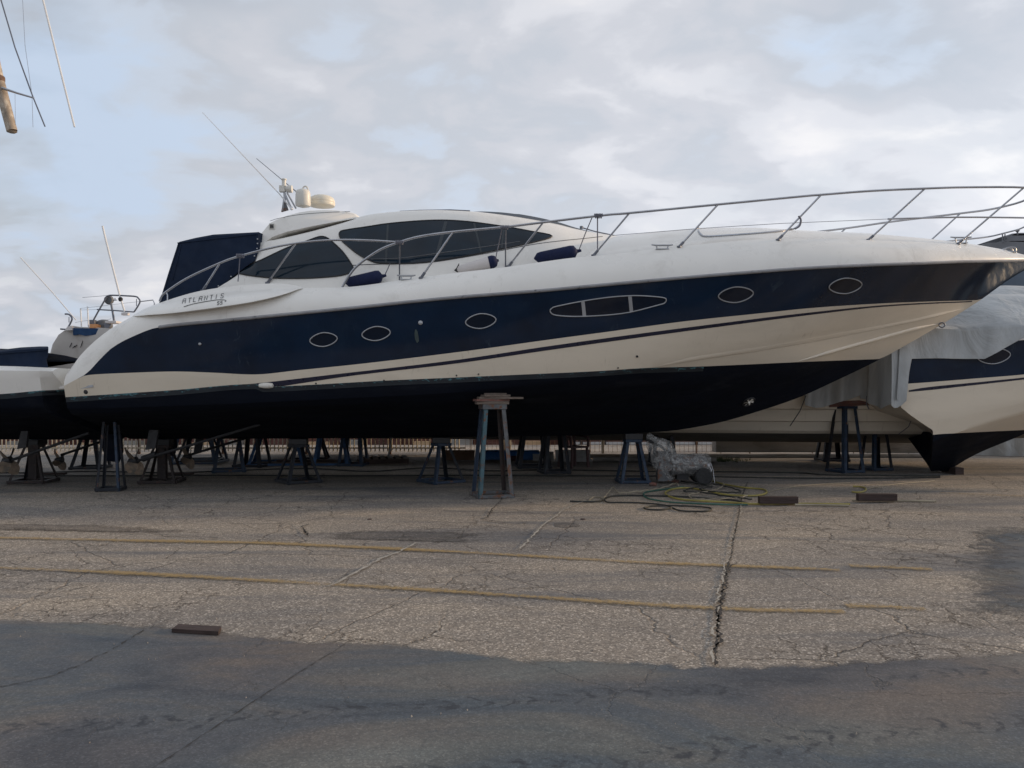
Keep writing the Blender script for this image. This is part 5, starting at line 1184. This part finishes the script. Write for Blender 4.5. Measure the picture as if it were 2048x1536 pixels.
# mast hanging from a crane out of view, top left
dM = 17.0
tpx = [(-90, -330), (-24, 60), (-5, 150), (9, 205), (24, 262)]
mast_o = thing('hanging_mast', 'weathered wooden spar hanging at the upper left with its shrouds', 'mast', tuple(P(14, 205, dM)))
mb = MB(); mb.tube([P(x, y, dM) for x, y in tpx], [.10, .10, .105, .11, .105], 16); mb.lathe(P(24, 263, dM), [(.10, .0), (.06, -.03), (0, -.035)], 16); mb.build('spar', M['spar'], mast_o)
mb = MB(); mb.tube([P(4, 176, dM - .1), P(34, 186, dM - .1), P(68, 196, dM - .1)], [.03, .022, .018], 8); mb.build('spreader', M['steel'], mast_o)
for pts, r, nm, m_ in (([(-60, -180), (2, 0), (30, 95), (66, 194), (90, 253)], .014, 'shroud', 'dark_steel'), ([(42, -60), (50, 90), (64, 190), (66, 254)], .005, 'shroud', 'steel'), ([(60, -120), (86, 0), (118, 130), (149, 254)], .019, 'stay_rod', 'whitepole'), ([(30, 188), (31, 250)], .004, 'halyard', 'steel')):
    mb = MB(); mb.tube([P(x, y, dM - .1) for x, y in pts], r, 6); mb.build(nm, M[m_], mast_o)
mb = MB(); mb.lathe(P(-3, 158, dM), [(.115, -.08), (.125, -.03), (.125, .03), (.115, .06)], 16); mb.build('mast_collar', M['rustwire'], mast_o)

# far right: grey flybridge vessel in the distance
dF = 46
fv = thing('distant_motor_vessel', 'distant grey flybridge vessel showing over the bow tip', 'vessel', tuple(G(2048, 792 + 2400 / dF)))
def fprism(pts, name, m_, dep=6, par=fv, d=dF):
    mb = MB(); mb.prism([(P(x, y, d).x, P(x, y, d).z) for x, y in pts], d, d + dep); return mb.build(name, M[m_], par, smooth=False)
fprism([(1960, 492), (1975, 486), (2012, 483), (2048, 484), (2200, 484), (2200, 520), (1990, 520), (1965, 500)], 'upper_deck', 'fargrey')
fprism([(2010, 484), (2022, 482), (2200, 480), (2200, 468), (2030, 468), (2020, 472), (2008, 472), (2014, 478)], 'flybridge', 'fargrey')
fprism([(2020, 471), (2024, 467), (2040, 465.5), (2200, 464), (2200, 470)], 'flybridge_roof', 'fargrey', 5)
fprism([(1990, 522), (2200, 522), (2200, 640), (2050, 640), (2010, 580)], 'hull', 'fargrey2')
fprism([(2050, 642), (2200, 642), (2200, 1100 * 0 + 842), (2080, 842)], 'hull_lower', 'fargrey2')
mb = MB(); mb.lathe(P(2035, 466, dF), [(.05, -.1), (.05, .06), (.11, .10), (.11, .2), (0, .24)], 10); mb.build('searchlight', M['fargrey'], fv)
for x in (2005, 2009): 
    mb = MB(); mb.tube([P(x, 486, dF), P(x + (0 if x < 2006 else 1), 468, dF)], .035, 5); mb.build('rail_post', M['fargrey'], fv)
mb = MB(); mb.tube([P(2004, 474, dF), P(2013, 474, dF)], .025, 5); mb.build('rail', M['fargrey'], fv)

# ------------------------------------------------------------------ quay fence, wall and what lies behind
fen = thing('picket_fence', 'cream steel picket fence along the quay edge behind the stands', 'fence', (-6, 20.6, 0))
pk = None; DFN = 20.6
x = -14.0; i = 0; rnd = random.Random(4)
while x < -1.3:
    if pk is None:
        mb = MB(); mb.box((0, 0, .60), (.024, .024, 1.06), Matrix.Rotation(R(45), 3, 'Z')); pk = mb.build('picket', M['cream_paint'], fen, smooth=False, local=True); o = pk
    else: o = pk.copy(); C.objects.link(o); o.parent = fen
    o.location = (x - fen.location.x, 0, 0); o.rotation_euler = (0, R(rnd.uniform(-.5, .5)), 0); x += .108; i += 1
for z in (.16, 1.06):
    mb = MB(); mb.box((-7.65, DFN + .026, z), (12.9, .026, .04)); mb.build('fence_rail', M['cream_paint'], fen, smooth=False)
k_ = 0
x = -14.0
while x < -1.2:
    mb = MB(); mb.box((x + .054, DFN + .06, .60), (.06, .05, 1.2)); mb.build('fence_post', M['rustwire'], fen, smooth=False); x += 2.16
wf = thing('mesh_fence', 'rusty wire mesh fence on thin posts behind the middle of the yard', 'fence', (4, 20.6, 0))
mb = MB(); x0, x1 = -1.2, 11.6
xx = x0
while xx < x1: mb.tube([(xx, DFN, .05), (xx, DFN, 1.15)], .0045, 4, cap=False); xx += .115
for k in range(8): mb.tube([(x0, DFN - .008, .06 + k * .155), (x1, DFN - .008, .06 + k * .155)], .0045, 4, cap=False)
tag(mb.build('wire_mesh', M['rustwire'], wf, weld=False), kind='stuff')
for px in (942, 1010, 1180, 1393, 1442, 1500, 1625, 1708, 1760, 1818):
    x = (px - CX) / F * DFN; mb = MB(); mb.tube([(x, DFN + .02, 0), (x, DFN + .02, 1.25)], .020 if px in (1393, 1500) else .012, 6); mb.build('fence_post', M['rustwire'], wf)
x = (1205 - CX) / F * 20.4; mb = MB(); mb.box((x, 20.35, .32), (.07, .07, .64)); tag(mb.build('marker_post', M['cream_paint'], smooth=False, bevel=.01), 'short pale square post by the mesh fence, right of the chair', 'post')
x = (1014 - CX) / F * 21.5; mb = MB(); mb.box((x, 21.6, .33), (.22, .2, .66)); tag(mb.build('electric_pillar', M['cream_paint'], smooth=False, bevel=.02), 'pale service pillar behind the fence, above the blue tarpaulin', 'pillar')
# concrete beam and kerb
def cbeam(px0, px1, d, z0, z1, th, name, label):
    mb = MB(); a, b = (px0 - CX) / F * d, (px1 - CX) / F * d; n = 24; rows = []
    prof = [(0, z0), (-.02, z0 + .02), (-.01, z1 - .03), (.02, z1), (th, z1), (th, z0)]
    for i in range(n + 1):
        x = a + (b - a) * i / n; rows.append([Vector((x, d + y + .012 * NZ.noise(Vector((x, y, z * 3))), z + (.012 * NZ.noise(Vector((x * 1.7, z * 5, 3))) if z > z0 else 0))) for y, z in prof])
    mb.grid(rows); mb.add(rows[0], [tuple(range(len(prof)))]); mb.add(rows[-1], [tuple(range(len(prof)))]); o = mb.build(name, M['concrete'], smooth=False); tag(o, label, 'concrete beam'); return o
cbeam(1432, 1726, 20.0, .09, .40, .4, 'concrete_beam', 'long weathered concrete beam behind the mesh fence, left length')
cbeam(1732, 1856, 19.8, .09, .42, .4, 'concrete_beam', 'weathered concrete beam right length, beside the keel at right')
cbeam(1180, 1860, 19.4, 0, .085, .28, 'quay_kerb', 'low pale concrete kerb along the foot of the mesh fence')
def cpipe(px0, px1, d, r, z, m_, name, label, cat):
    mb = MB(); mb.tube([((px0 - CX) / F * d, d, z), ((px1 - CX) / F * d, d - .1, z)], r, 12); tag(mb.build(name, M[m_]), label, cat)
cpipe(1186, 1430, 18.3, .055, .056, 'concrete', 'grey_pipe', 'long grey pipe lying on the ground behind the wrapped machine', 'pipe')
# brown and red things across the water, moored low barges
def slab(px0, px1, y0, y1, d, dep, name, m_, par=None):
    a, b = P(px0, y1, d), P(px1, y0, d); mb = MB(); mb.box(((a.x + b.x) / 2, d + dep / 2, (a.z + b.z) / 2), (b.x - a.x, dep, b.z - a.z)); return mb.build(name, M[m_], par, smooth=False)
bg_ = thing('moored_barge', 'rust red barge moored beyond the mesh fence', 'barge', tuple(P(1400, 880, 30)))
slab(1130, 1900, 850, 872 + 40, 30, 5, 'hull', 'farred', bg_); slab(1150, 1470, 884, 889, 29.9, .08, 'rubbing_strake', 'sheet', bg_)
for x in range(1160, 1880, 46): slab(x, x + 6, 868, 905, 29.86, .1, 'fender_post', 'st_rust', bg_)
bg2 = thing('moored_barge', 'barge with panels painted sunlit brown, moored beyond the picket fence at left', 'barge', tuple(P(400, 880, 34)))
slab(-200, 1120, 856, 905, 34, 5, 'hull', 'farred', bg2)
for i_, x in enumerate(range(-60, 1100, 74)):
    slab(x, x + 24 + (i_ * 13) % 30, 876 + (i_ * 7) % 11, 900, 33.7, .28, 'hull_panel', ('farbrown', 'concrete', 'farred')[i_ % 3], bg2)
q = P(126, 898, 26); mb = MB(); mb.lathe(Vector((q.x, 24.0, 0)), [(.16, 0), (.17, .2), (.13, .34), (0, .42)], 14); tag(mb.build('bollard', M['farbrown']), 'round pale bollard behind the picket fence at left', 'bollard')

# ------------------------------------------------------------------ things on the ground
# blue tarpaulin bundle and boards
q = G(1022, 919); 
def bundle():
    rows = []
    for i in range(31):
        x = -.66 + 1.32 * i / 30; r = []
        for j in range(9):
            a = math.pi * j / 8; r.append(Vector((q.x + x, q.y - math.cos(a) * .22, .012 + .215 * max(0, math.sin(a)) ** .25 + .012 * NZ.noise(Vector((x * 4, j, 0))))))
        rows.append(r)
    mb = MB(); mb.grid(rows); mb.add(rows[0], [tuple(range(9))]); mb.add(rows[-1], [tuple(range(9))]); tag(mb.build('tarpaulin_bundle', M['bluepl'], ang=60), 'long bright blue wrapped bundle by the fence behind the tall stand', 'tarpaulin')
bundle()
def panel(px0, px1, ytop, ybase, m_, name, label, cat, lean=.15, th=.025):
    a, b = G(px0, ybase), G(px1, ybase); h = (ybase - ytop) / F * a.y * 1.05; mb = MB()
    mb.add([a + Vector((0, 0, .006)), b + Vector((0, 0, .006)), b + Vector((0, lean, h)), a + Vector((0, lean, h))] + [p + Vector((0, th, .004)) for p in (a, b, b + Vector((0, lean, h)), a + Vector((0, lean, h)))], [(0, 1, 2, 3), (7, 6, 5, 4), (0, 4, 5, 1), (1, 5, 6, 2), (2, 6, 7, 3), (3, 7, 4, 0)]); tag(mb.build(name, M[m_], smooth=False), label, cat)
panel(1112, 1182, 903, 924, 'sheet', 'white_board', 'white board leaning low beside the chair', 'board', .35)
panel(1066, 1108, 906, 922, 'sheet', 'white_board', 'small white board between the two dark stands', 'board', .3)
panel(884, 948, 904, 921, 'card', 'brown_board', 'brown board lying behind the dark blue keel stand', 'board', .45)
panel(950, 975, 908, 918, 'greybox', 'grey_sack', 'grey scrap beside the brown board by the fence', 'scrap', .3)
panel(1022, 1042, 913, 922, 'maroon', 'red_board', 'small red board in front of the blue bundle', 'board', .1)
# pallet
q = G(765, 926); pal = thing('pallet', 'weathered wooden pallet on the ground behind the blue stands', 'pallet', tuple(q)); pal.rotation_euler = (0, 0, R(12))
for i in range(7): mb = MB(); mb.box((-.5 + i / 6 * 1.0, 0, .125), (.11, .8, .018)); mb.build('deck_board', M['wood'], pal, smooth=False, local=True)
for y in (-.36, 0, .36): mb = MB(); mb.box((0, y, .064), (1.1, .09, .10)); mb.build('stringer', M['wood_d'], pal, smooth=False, local=True)
for y in (-.36, 0, .36): mb = MB(); mb.box((0, y, .007), (1.1, .09, .013)); mb.build('bottom_board', M['wood'], pal, smooth=False, local=True)
q = G(575, 929); pal2 = thing('timber_pile', 'low pile of dark planks behind the black keel stand', 'timber', tuple(q))
for i in range(5): mb = MB(); mb.box((.3 + .05 * (i % 3) + .2 * (i // 3), .13 * (i % 3), .03 + .05 * (i // 3)), (1.6 - .2 * i / 4, .11, .045)); mb.build('plank', M['wood_d' if i % 2 else 'wood'], pal2, smooth=False, local=True)
mb = MB(); mb.tube([P(784, 868, 17.6), G(776, 918)], .022, 8); tag(mb.build('white_pole', M['whitepole']), 'white pole standing tilted beside the wooden pallet', 'pole')
for x0, x1, y, lab in ((80, 131, 949, 'plank'), (333, 386, 949, 'plank')):
    a, b = G(x0, y), G(x1, y); mb = MB(); mb.bar(a + Vector((0, 0, .02)), b + Vector((0, 0, .02)), .12, .035); tag(mb.build('plank', M['wood_d'], smooth=False), 'dark plank on the ground beside the %s centre-post stand' % ('left edge' if x0 < 100 else 'stern'), 'plank')
# chair
q = G(1147, 934); ch = thing('garden_chair', 'maroon plastic garden chair behind the dark stands, seen from the side', 'chair', tuple(q)); ch.rotation_euler = (0, 0, R(35))
for x, y in ((-.2, -.2), (.2, -.2), (.2, .2), (-.2, .2)): mb = MB(); mb.bar((x * 1.1, y * 1.1, 0), (x, y, .42), .045, .04); mb.build('leg', M['maroon'], ch, local=True, smooth=False)
mb = MB(); mb.box((0, 0, .43), (.46, .46, .035)); mb.build('seat', M['maroon'], ch, local=True, bevel=.01)
mb = MB()
for i in range(5): mb.bar((-.2 + .1 * i, .2, .44), (-.2 + .1 * i, .27, .84), .055, .02)
mb.bar((-.23, .275, .84), (.23, .275, .84), .03, .06); mb.build('backrest', M['maroon'], ch, local=True, smooth=False)
for s_ in (-1, 1): mb = MB(); mb.bar((s_ * .23, -.2, .64), (s_ * .23, .24, .66), .05, .03); mb.bar((s_ * .23, -.2, .43), (s_ * .23, -.2, .64), .04, .04); mb.build('armrest', M['maroon'], ch, local=True, smooth=False)

# wrapped machine on wheels
qm = G(1375, 968); mc = thing('wrapped_compressor', 'wheeled machine wrapped in dirty clear plastic beside the blue keel stand', 'machine', tuple(qm))
d = qm.y; Zp = lambda y: P(0, y, d).z
xa_, xb_ = P(1346, 0, d).x, P(1414, 0, d).x
mb = MB(); mb.lathe(Vector((0, d + .05, Zp(928))), [(0, xa_), (.12, xa_ + .01), (.155, xa_ + .05), (.155, xb_ - .05), (.12, xb_ - .01), (0, xb_)], 24, 'X'); mb.build('tank', M['st_grey'], mc)
mb = MB(); mb.box((xa_ + .25, d + .05, Zp(945)), (.62, .26, .05)); mb.box((xa_ + .16, d + .05, Zp(952)), (.2, .18, .12)); mb.build('chassis', M['black'], mc, smooth=False)
for yy in (-.17, .27):
    c_ = Vector((P(1403, 0, d).x, d + yy, .145)); mb = MB(); mb.lathe(c_, [(.06, -.03), (.12, -.035), (.145, -.02), (.145, .02), (.12, .035), (.06, .03)], 26, 'Y'); tw = mb.build('wheel', M['tyre'], mc)
    mb = MB(); mb.lathe(c_, [(.0, -.026), (.03, -.028), (.035, -.02), (.08, -.012), (.08, .02), (0, .02)], 20, 'Y'); mb.build('rim', M['maroon'], tw)
mb = MB(); mb.lathe(Vector((xb_ + .035, d + .05, Zp(932))), [(.0, -.04), (.07, -.03), (.075, .0), (.05, .03), (0, .035)], 14, 'X'); mb.build('valve_head', M['steel'], mc)
mb = MB(); mb.tube([(xb_ + .02, d, Zp(930)), (xb_ + .07, d, Zp(940)), (xb_ + .03, d - .03, Zp(952))], .012, 6); mb.tube([(xb_ + .06, d, Zp(926)), (xb_ + .10, d, Zp(940)), (xb_ + .12, d - .03, .02)], .006, 5); mb.build('hand_lever', M['steel'], mc)
def crumple(rows_fn, name, amp=.035, n=40, m_=26, seed=0.0):
    rows = []
    for i in range(n + 1):
        r = []
        for j in range(m_ + 1):
            p = rows_fn(i / n, j / m_); k = Vector((p.x * 5, p.y * 5, p.z * 5 + seed)); nn = Vector((NZ.noise(k), NZ.noise(k + Vector((31, 0, 0))), NZ.noise(k + Vector((0, 17, 0))))); k2 = k * 2.6
            nn += .5 * Vector((abs(NZ.noise(k2)), NZ.noise(k2 + Vector((5, 9, 0))), abs(NZ.noise(k2 + Vector((1, 7, 3)))))); r.append(p + nn * amp)
        rows.append(r)
    mb = MB(); mb.grid(rows); return mb.build(name, M['wrap'], mc, ang=75)
crumple(lambda u, v: Vector((xa_ - .03 + u * (xb_ - xa_ + .05), d + .05 - .20 * math.cos(2 * math.pi * v) * (1 + .1 * math.sin(7 * u)), Zp(928) + .185 * math.sin(2 * math.pi * v) - .02)), 'plastic_wrap', .028)
prof = [(0, .10, 1338), (.12, .15, 1334), (.3, .20, 1332), (.48, .24, 1328), (.64, .22, 1322), (.76, .15, 1312), (.86, .05, 1300)]
fw = pch([(a, b) for a, b, c in prof]); fc = pch([(a, c) for a, b, c in prof])
crumple(lambda u, v: Vector((P(fc(u * .86), 0, d).x + fw(u * .86) * math.cos(2 * math.pi * v), d + .1 + .7 * fw(u * .86) * math.sin(2 * math.pi * v), .02 + u * .82)), 'plastic_wrap', .05, seed=4.0)
mb = MB(); mb.box((P(1330, 0, d).x, d + .1, .30), (.24, .2, .5)); mb.build('engine_block', M['st_grey'], mc, smooth=False)
mb = MB(); mb.tube([P(1292, 878, d), P(1322, 893, d), P(1345, 912, d)], .022, 8); mb.build('pull_handle', M['rubber'], mc)
# red plugs by the stand
for x, y in ((1305, 972), (1349, 966)):
    q = G(x, y); mb = MB(); mb.tube([q + Vector((-.05, 0, .03)), q + Vector((.0, 0, .035)), q + Vector((.06, -.03, .025))], [.022, .034, .028], 10); tag(mb.build('red_plug', M['wood_r']), 'red cable plug on the ground, %s' % ('next to the blue stand foot' if x == 1305 else 'under the wrapped machine'), 'plug')
# hoses and cables (paths read from the photograph, lying on the ground)
def crop(pts): return [(1150 + x / 4, 750 + y / 4) for x, y in pts]
def hose(pts, r, m_, label, name='hose', lift=0):
    q = [G(x, y, r) + Vector((0, 0, r * .1)) for x, y in pts]; q = [Vector((p.x, p.y, r + .018 + lift * (1 + math.sin(i * 2.1)) / 2)) for i, p in enumerate(smoothpath(q, 6))]
    for p in q: p.z -= .014 if lift == 0 else 0
    mb = MB(); mb.tube(q, r, 7); return tag(mb.build(name, M[m_]), label, 'hose' if name == 'hose' else 'cable')
hose(crop([(2200, 1036), (1790, 1031), (1600, 1034), (1400, 1032), (1200, 1018), (900, 1002), (770, 978), (722, 945), (780, 915), (900, 905), (1050, 928), (1200, 958), (1400, 968), (1500, 958), (1535, 938), (1500, 915), (1350, 902), (1200, 876), (1100, 850)]), .014, 'hose_y', 'yellow hose looping through the tangle towards the timber block')
hose(crop([(110, 1008), (150, 978), (215, 985), (232, 1000), (180, 1012), (110, 1008)]), .009, 'hose_b', 'small beige loop of cable at the left end of the tangle', 'cable')
hose(crop([(232, 998), (270, 950), (303, 912), (330, 940), (370, 957), (550, 940), (700, 915), (805, 880), (830, 900)]), .009, 'hose_b', 'beige cable peaked up at the left of the tangle', 'cable', .02)
hose(crop([(-40, 1012), (100, 1016), (200, 1010), (240, 990), (290, 972), (420, 965), (600, 968), (800, 972), (1000, 985), (1240, 1000), (1400, 1033)]), .012, 'hose_k', 'black cable running across the middle of the tangle', 'cable')
hose(crop([(240, 985), (238, 1005), (270, 1020), (420, 1022), (560, 1027), (700, 1040), (768, 1060), (700, 1078), (600, 1078), (553, 1066), (600, 1052), (750, 1046), (950, 1052), (1070, 1064), (1090, 1078), (1060, 1090), (980, 1093), (850, 1088), (780, 1066)]), .011, 'hose_k', 'grey cable making a figure eight in front of the tangle', 'cable')
hose(crop([(870, 895), (650, 925), (565, 940), (548, 958), (570, 982), (640, 1002), (800, 1022), (1100, 1035), (1250, 1040), (1380, 1040)]), .012, 'hose_g', 'green hose sweeping under the yellow one', lift=.0)
hose(crop([(1185, 872), (1188, 895), (1120, 930), (950, 960), (912, 978), (950, 1000), (1080, 1007), (1300, 995), (1380, 975)]), .008, 'hose_b', 'beige cable loop at the right of the tangle', 'cable', .01)
hose(crop([(850, 860), (1000, 880), (1150, 890), (1300, 930), (1320, 948), (1200, 950), (1050, 938), (1000, 920), (1100, 905), (1000, 900), (870, 940), (1000, 950), (1200, 980), (1418, 1008)]), .011, 'hose_k', 'black hose loops beside the machine wheel', lift=.01)
hose([(-60, 945), (60, 946), (190, 943), (330, 946), (430, 943), (560, 938), (640, 938), (740, 943), (860, 936), (980, 942), (1100, 940), (1300, 943), (1480, 944), (1600, 946), (1660, 950), (1880, 952)], .014, 'hose_k', 'long dark cable crossing behind all the keel stands', 'cable')
hose([(-60, 952), (200, 952), (420, 951), (700, 952), (900, 951), (1150, 952), (1380, 953), (1560, 956), (1700, 957), (1880, 955)], .013, 'hose_k', 'second long dark cable nearer than the other', 'cable')
hose([(1537, 984), (1580, 975), (1640, 969), (1700, 966)], .006, 'hose_b', 'thin cord leading right from the yellow hose bend', 'cable')
hose([(1704, 984), (1718, 985), (1730, 982), (1731, 977), (1722, 974), (1706, 973)], .013, 'hose_y', 'short curved yellow hose end left of the second timber block')
hose([(1731, 979), (1780, 970), (1870, 962)], .006, 'hose_b', 'thin cord leading right from the short yellow hose', 'cable')
hose([(1590, 1010), (1650, 1011), (1698, 1012)], .015, 'hose_b', 'straight hose end right of the left timber block')
hose([(1704, 1001), (1790, 1002), (1872, 1003)], .015, 'hose_b', 'straight hose passing under the right timber block')
# timber blocks
def tblock(x0, x1, y0, y1, label, h=.095, w=.10, m_='wood_d'):
    a, b = G(x0, y1), G(x1, y1); mb = MB(); mb.bar(a + Vector((0, w / 2, h / 2 + .03)), b + Vector((0, w / 2, h / 2 + .03)), w, h); return tag(mb.build('timber_block', M[m_], smooth=False, bevel=.004), label, 'timber block', 'dark timber blocks on the yellow hose line')
tblock(1520, 1597, 998, 1012, 'dark timber block on the hose right of the tangle, left of two')
tblock(1718, 1795, 992, 1006, 'dark timber block lying right of the short yellow hose, right of two')
pl = [G(343, 1268), G(437, 1274), G(443, 1263), G(357, 1258)]
mb = MB(); mb.add([p + Vector((0, 0, .010)) for p in pl] + [p + Vector((0, 0, .034)) for p in pl], [(0, 3, 2, 1), (4, 5, 6, 7), (0, 1, 5, 4), (1, 2, 6, 5), (2, 3, 7, 6), (3, 0, 4, 7)]); tag(mb.build('plank', M['wood_d'], smooth=False, bevel=.002), 'single dark plank lying on the concrete in the foreground', 'plank')
# weeds at the kerb and litter
mb = MB(); rnd = random.Random(9)
for i in range(260):
    q = G(1415 + rnd.gauss(30, 22), 921 + rnd.uniform(-2, 3)); h = rnd.uniform(.03, .10); a = rnd.uniform(0, 6.3); w_ = .012
    mb.add([q + Vector((math.cos(a) * w_, math.sin(a) * w_, 0)), q - Vector((math.cos(a) * w_, math.sin(a) * w_, 0)), q + Vector((rnd.uniform(-.05, .05), rnd.uniform(-.05, .05), h))], [(0, 1, 2)])
tag(mb.build('weeds', M['greentuft'], smooth=False, weld=False), 'low weeds and scraps at the end of the grey pipe', 'weeds', kind='stuff')
mb = MB()
for i in range(520):      # loose grit
    y = rnd.choice([rnd.uniform(940, 1100), rnd.uniform(1000, 1330), rnd.uniform(1100, 1500)]); q = G(rnd.uniform(-40, 2090), y); s_ = rnd.uniform(.003, .010)
    vs_ = [q + Vector((rnd.uniform(-1, 1) * s_, rnd.uniform(-1, 1) * s_, z)) for z in (.004, .004, .004)] + [q + Vector((0, 0, .008 + s_))]; mb.add(vs_, [(0, 1, 3), (1, 2, 3), (2, 0, 3)])
tag(mb.build('grit', M['concrete'], smooth=False, weld=False), 'loose grit scattered on the yard', 'grit', kind='stuff')
for x, y, s_, in ((739, 1039, .03), (1166, 1039, .035), (860 / 1 + 505, 1013, .03)):
    q = G(x, y); mb = MB(); mb.lathe(q, [(s_, 0), (s_ * .9, s_ * .3), (0, s_ * .4)], 7); tag(mb.build('stone', M['wood_d']), 'small dark stone on the asphalt, ' + {739: 'left of the tall stand', 1166: 'right of the tall stand'}.get(x, 'in front of the hose tangle'), 'stone')

# ------------------------------------------------------------------ fenders and ropes on the deck
def fender(a, b, r, m_, label, capm=None, ra=None):
    a, b = Vector(a), Vector(b); ax = (b - a); n = 12; t = thing('fender', label, 'fender', tuple((a + b) / 2), 'fenders lying on the side deck'); pts, rr = [], []
    for i in range(n + 1):
        u = i / n; pts.append(a + ax * u); rr.append(max(.008, (ra or r) * (1 - u) + r * u) * min(1, (1 - abs(2 * u - 1) ** 5) ** .5 + .12))
    mb = MB(); mb.tube(pts, rr, 20); mb.build('body', M[m_], t, ang=60)
    axn = ax.normalized(); mb = MB(); mb.tube([b - axn * .02, b + axn * .05], [.03, .018], 10); mb.build('eye', M['fender'], t)
    if capm: mb = MB(); mb.tube([b - axn * .10, b - axn * .04, b + axn * .005, b + axn * .03], [r * 1.0, r * 1.02, r * .85, r * .3], 20); mb.build('end_cap', M[capm], t, ang=60)
    return t
dfn = YC - 1.86
fender(P(690, 566, dfn), P(766, 552, dfn), .105, 'fender', 'navy fender lying aft, below the gap between the cabin windows', ra=.075)
fender(P(912, 541, dfn), P(991, 522, dfn), .095, 'vinyl', 'white fender with navy end cap below the large cabin window', 'fender', ra=.06)
fender(P(1068, 517, dfn), P(1156, 502, dfn), .105, 'fender', 'navy fender lying forward, near the front point of the cabin window', ra=.08)
mb = MB(); mb.tube([P(918, 527, dfn), P(915, 537, dfn), P(912, 543, dfn)], [.004, .02, .035], 8); tag(mb.build('fender_tail', M['rubber']), 'black tail rope at the thin end of the white fender', 'rope')
def rope(pts, r, label, wraps=None):
    q = [RP(x, y, .0) if k == 0 else P(x, y, dfn if k == 1 else YC - 1.95) for x, y, k in pts]; mb = MB(); mb.tube(q, r, 6)
    o = mb.build('rope', M['rope']); tag(o, label, 'rope', 'ropes tied to the handrail'); return o
rope([(1004, 456, 0), (998, 485, 1), (991, 518, 1)], .008, 'rope from the handrail down to the white fender')
rope([(1185, 433, 0), (1171, 466, 1), (1158, 500, 1)], .008, 'rope from the handrail to the forward navy fender')
rope([(1195, 431, 0), (1195, 465, 2), (1195, 499, 2)], .010, 'rope hanging straight down from the handrail knot forward')
rope([(780, 527, 1), (774, 541, 1), (768, 553, 1)], .008, 'rope from the cabin side to the aft navy fender')
rope([(480, 513, 0), (478, 540, 2), (476, 563, 2)], .008, 'rope hanging down in front of the canvas enclosure')
def knot(px, py, label, r=.028):
    c_ = RP(px, py); mb = MB(); rnd = random.Random(px); pts = []
    for i in range(40):
        a = i * .9; pts.append(c_ + Vector((-.06 + .12 * i / 39, r * math.cos(a), r * math.sin(a))))
    mb.tube(pts, .009, 6); tag(mb.build('rope_knot', M['rope']), label, 'knot', 'rope knots on the handrail')
knot(481, 512, 'rope knot on the handrail in front of the canvas'); knot(1197, 432, 'rope knot on the handrail above the forward navy fender', .032); knot(1009, 455, 'rope knot on the handrail above the white fender'); knot(799, 485, 'rope knot where the two handrails meet')
c_ = RP(1601, 434); mb = MB(); mb.tube(smoothpath([RP(1597, 432), RP(1602, 440), RP(1599, 452), RP(1590, 458)], 4), .013, 6); tag(mb.build('rope_loop', M['rope']), 'short loop tied on the leaning stanchion above the foredeck hatch', 'rope')
mb = MB(); mb.tube([P(1612, 791, YC - .3), P(1600, 822, YC - .2), P(1580, 852, YC)], .008, 6); tag(mb.build('rope', M['hose_k']), 'thin dark rope hanging below the bow in front of the cream hull', 'rope')
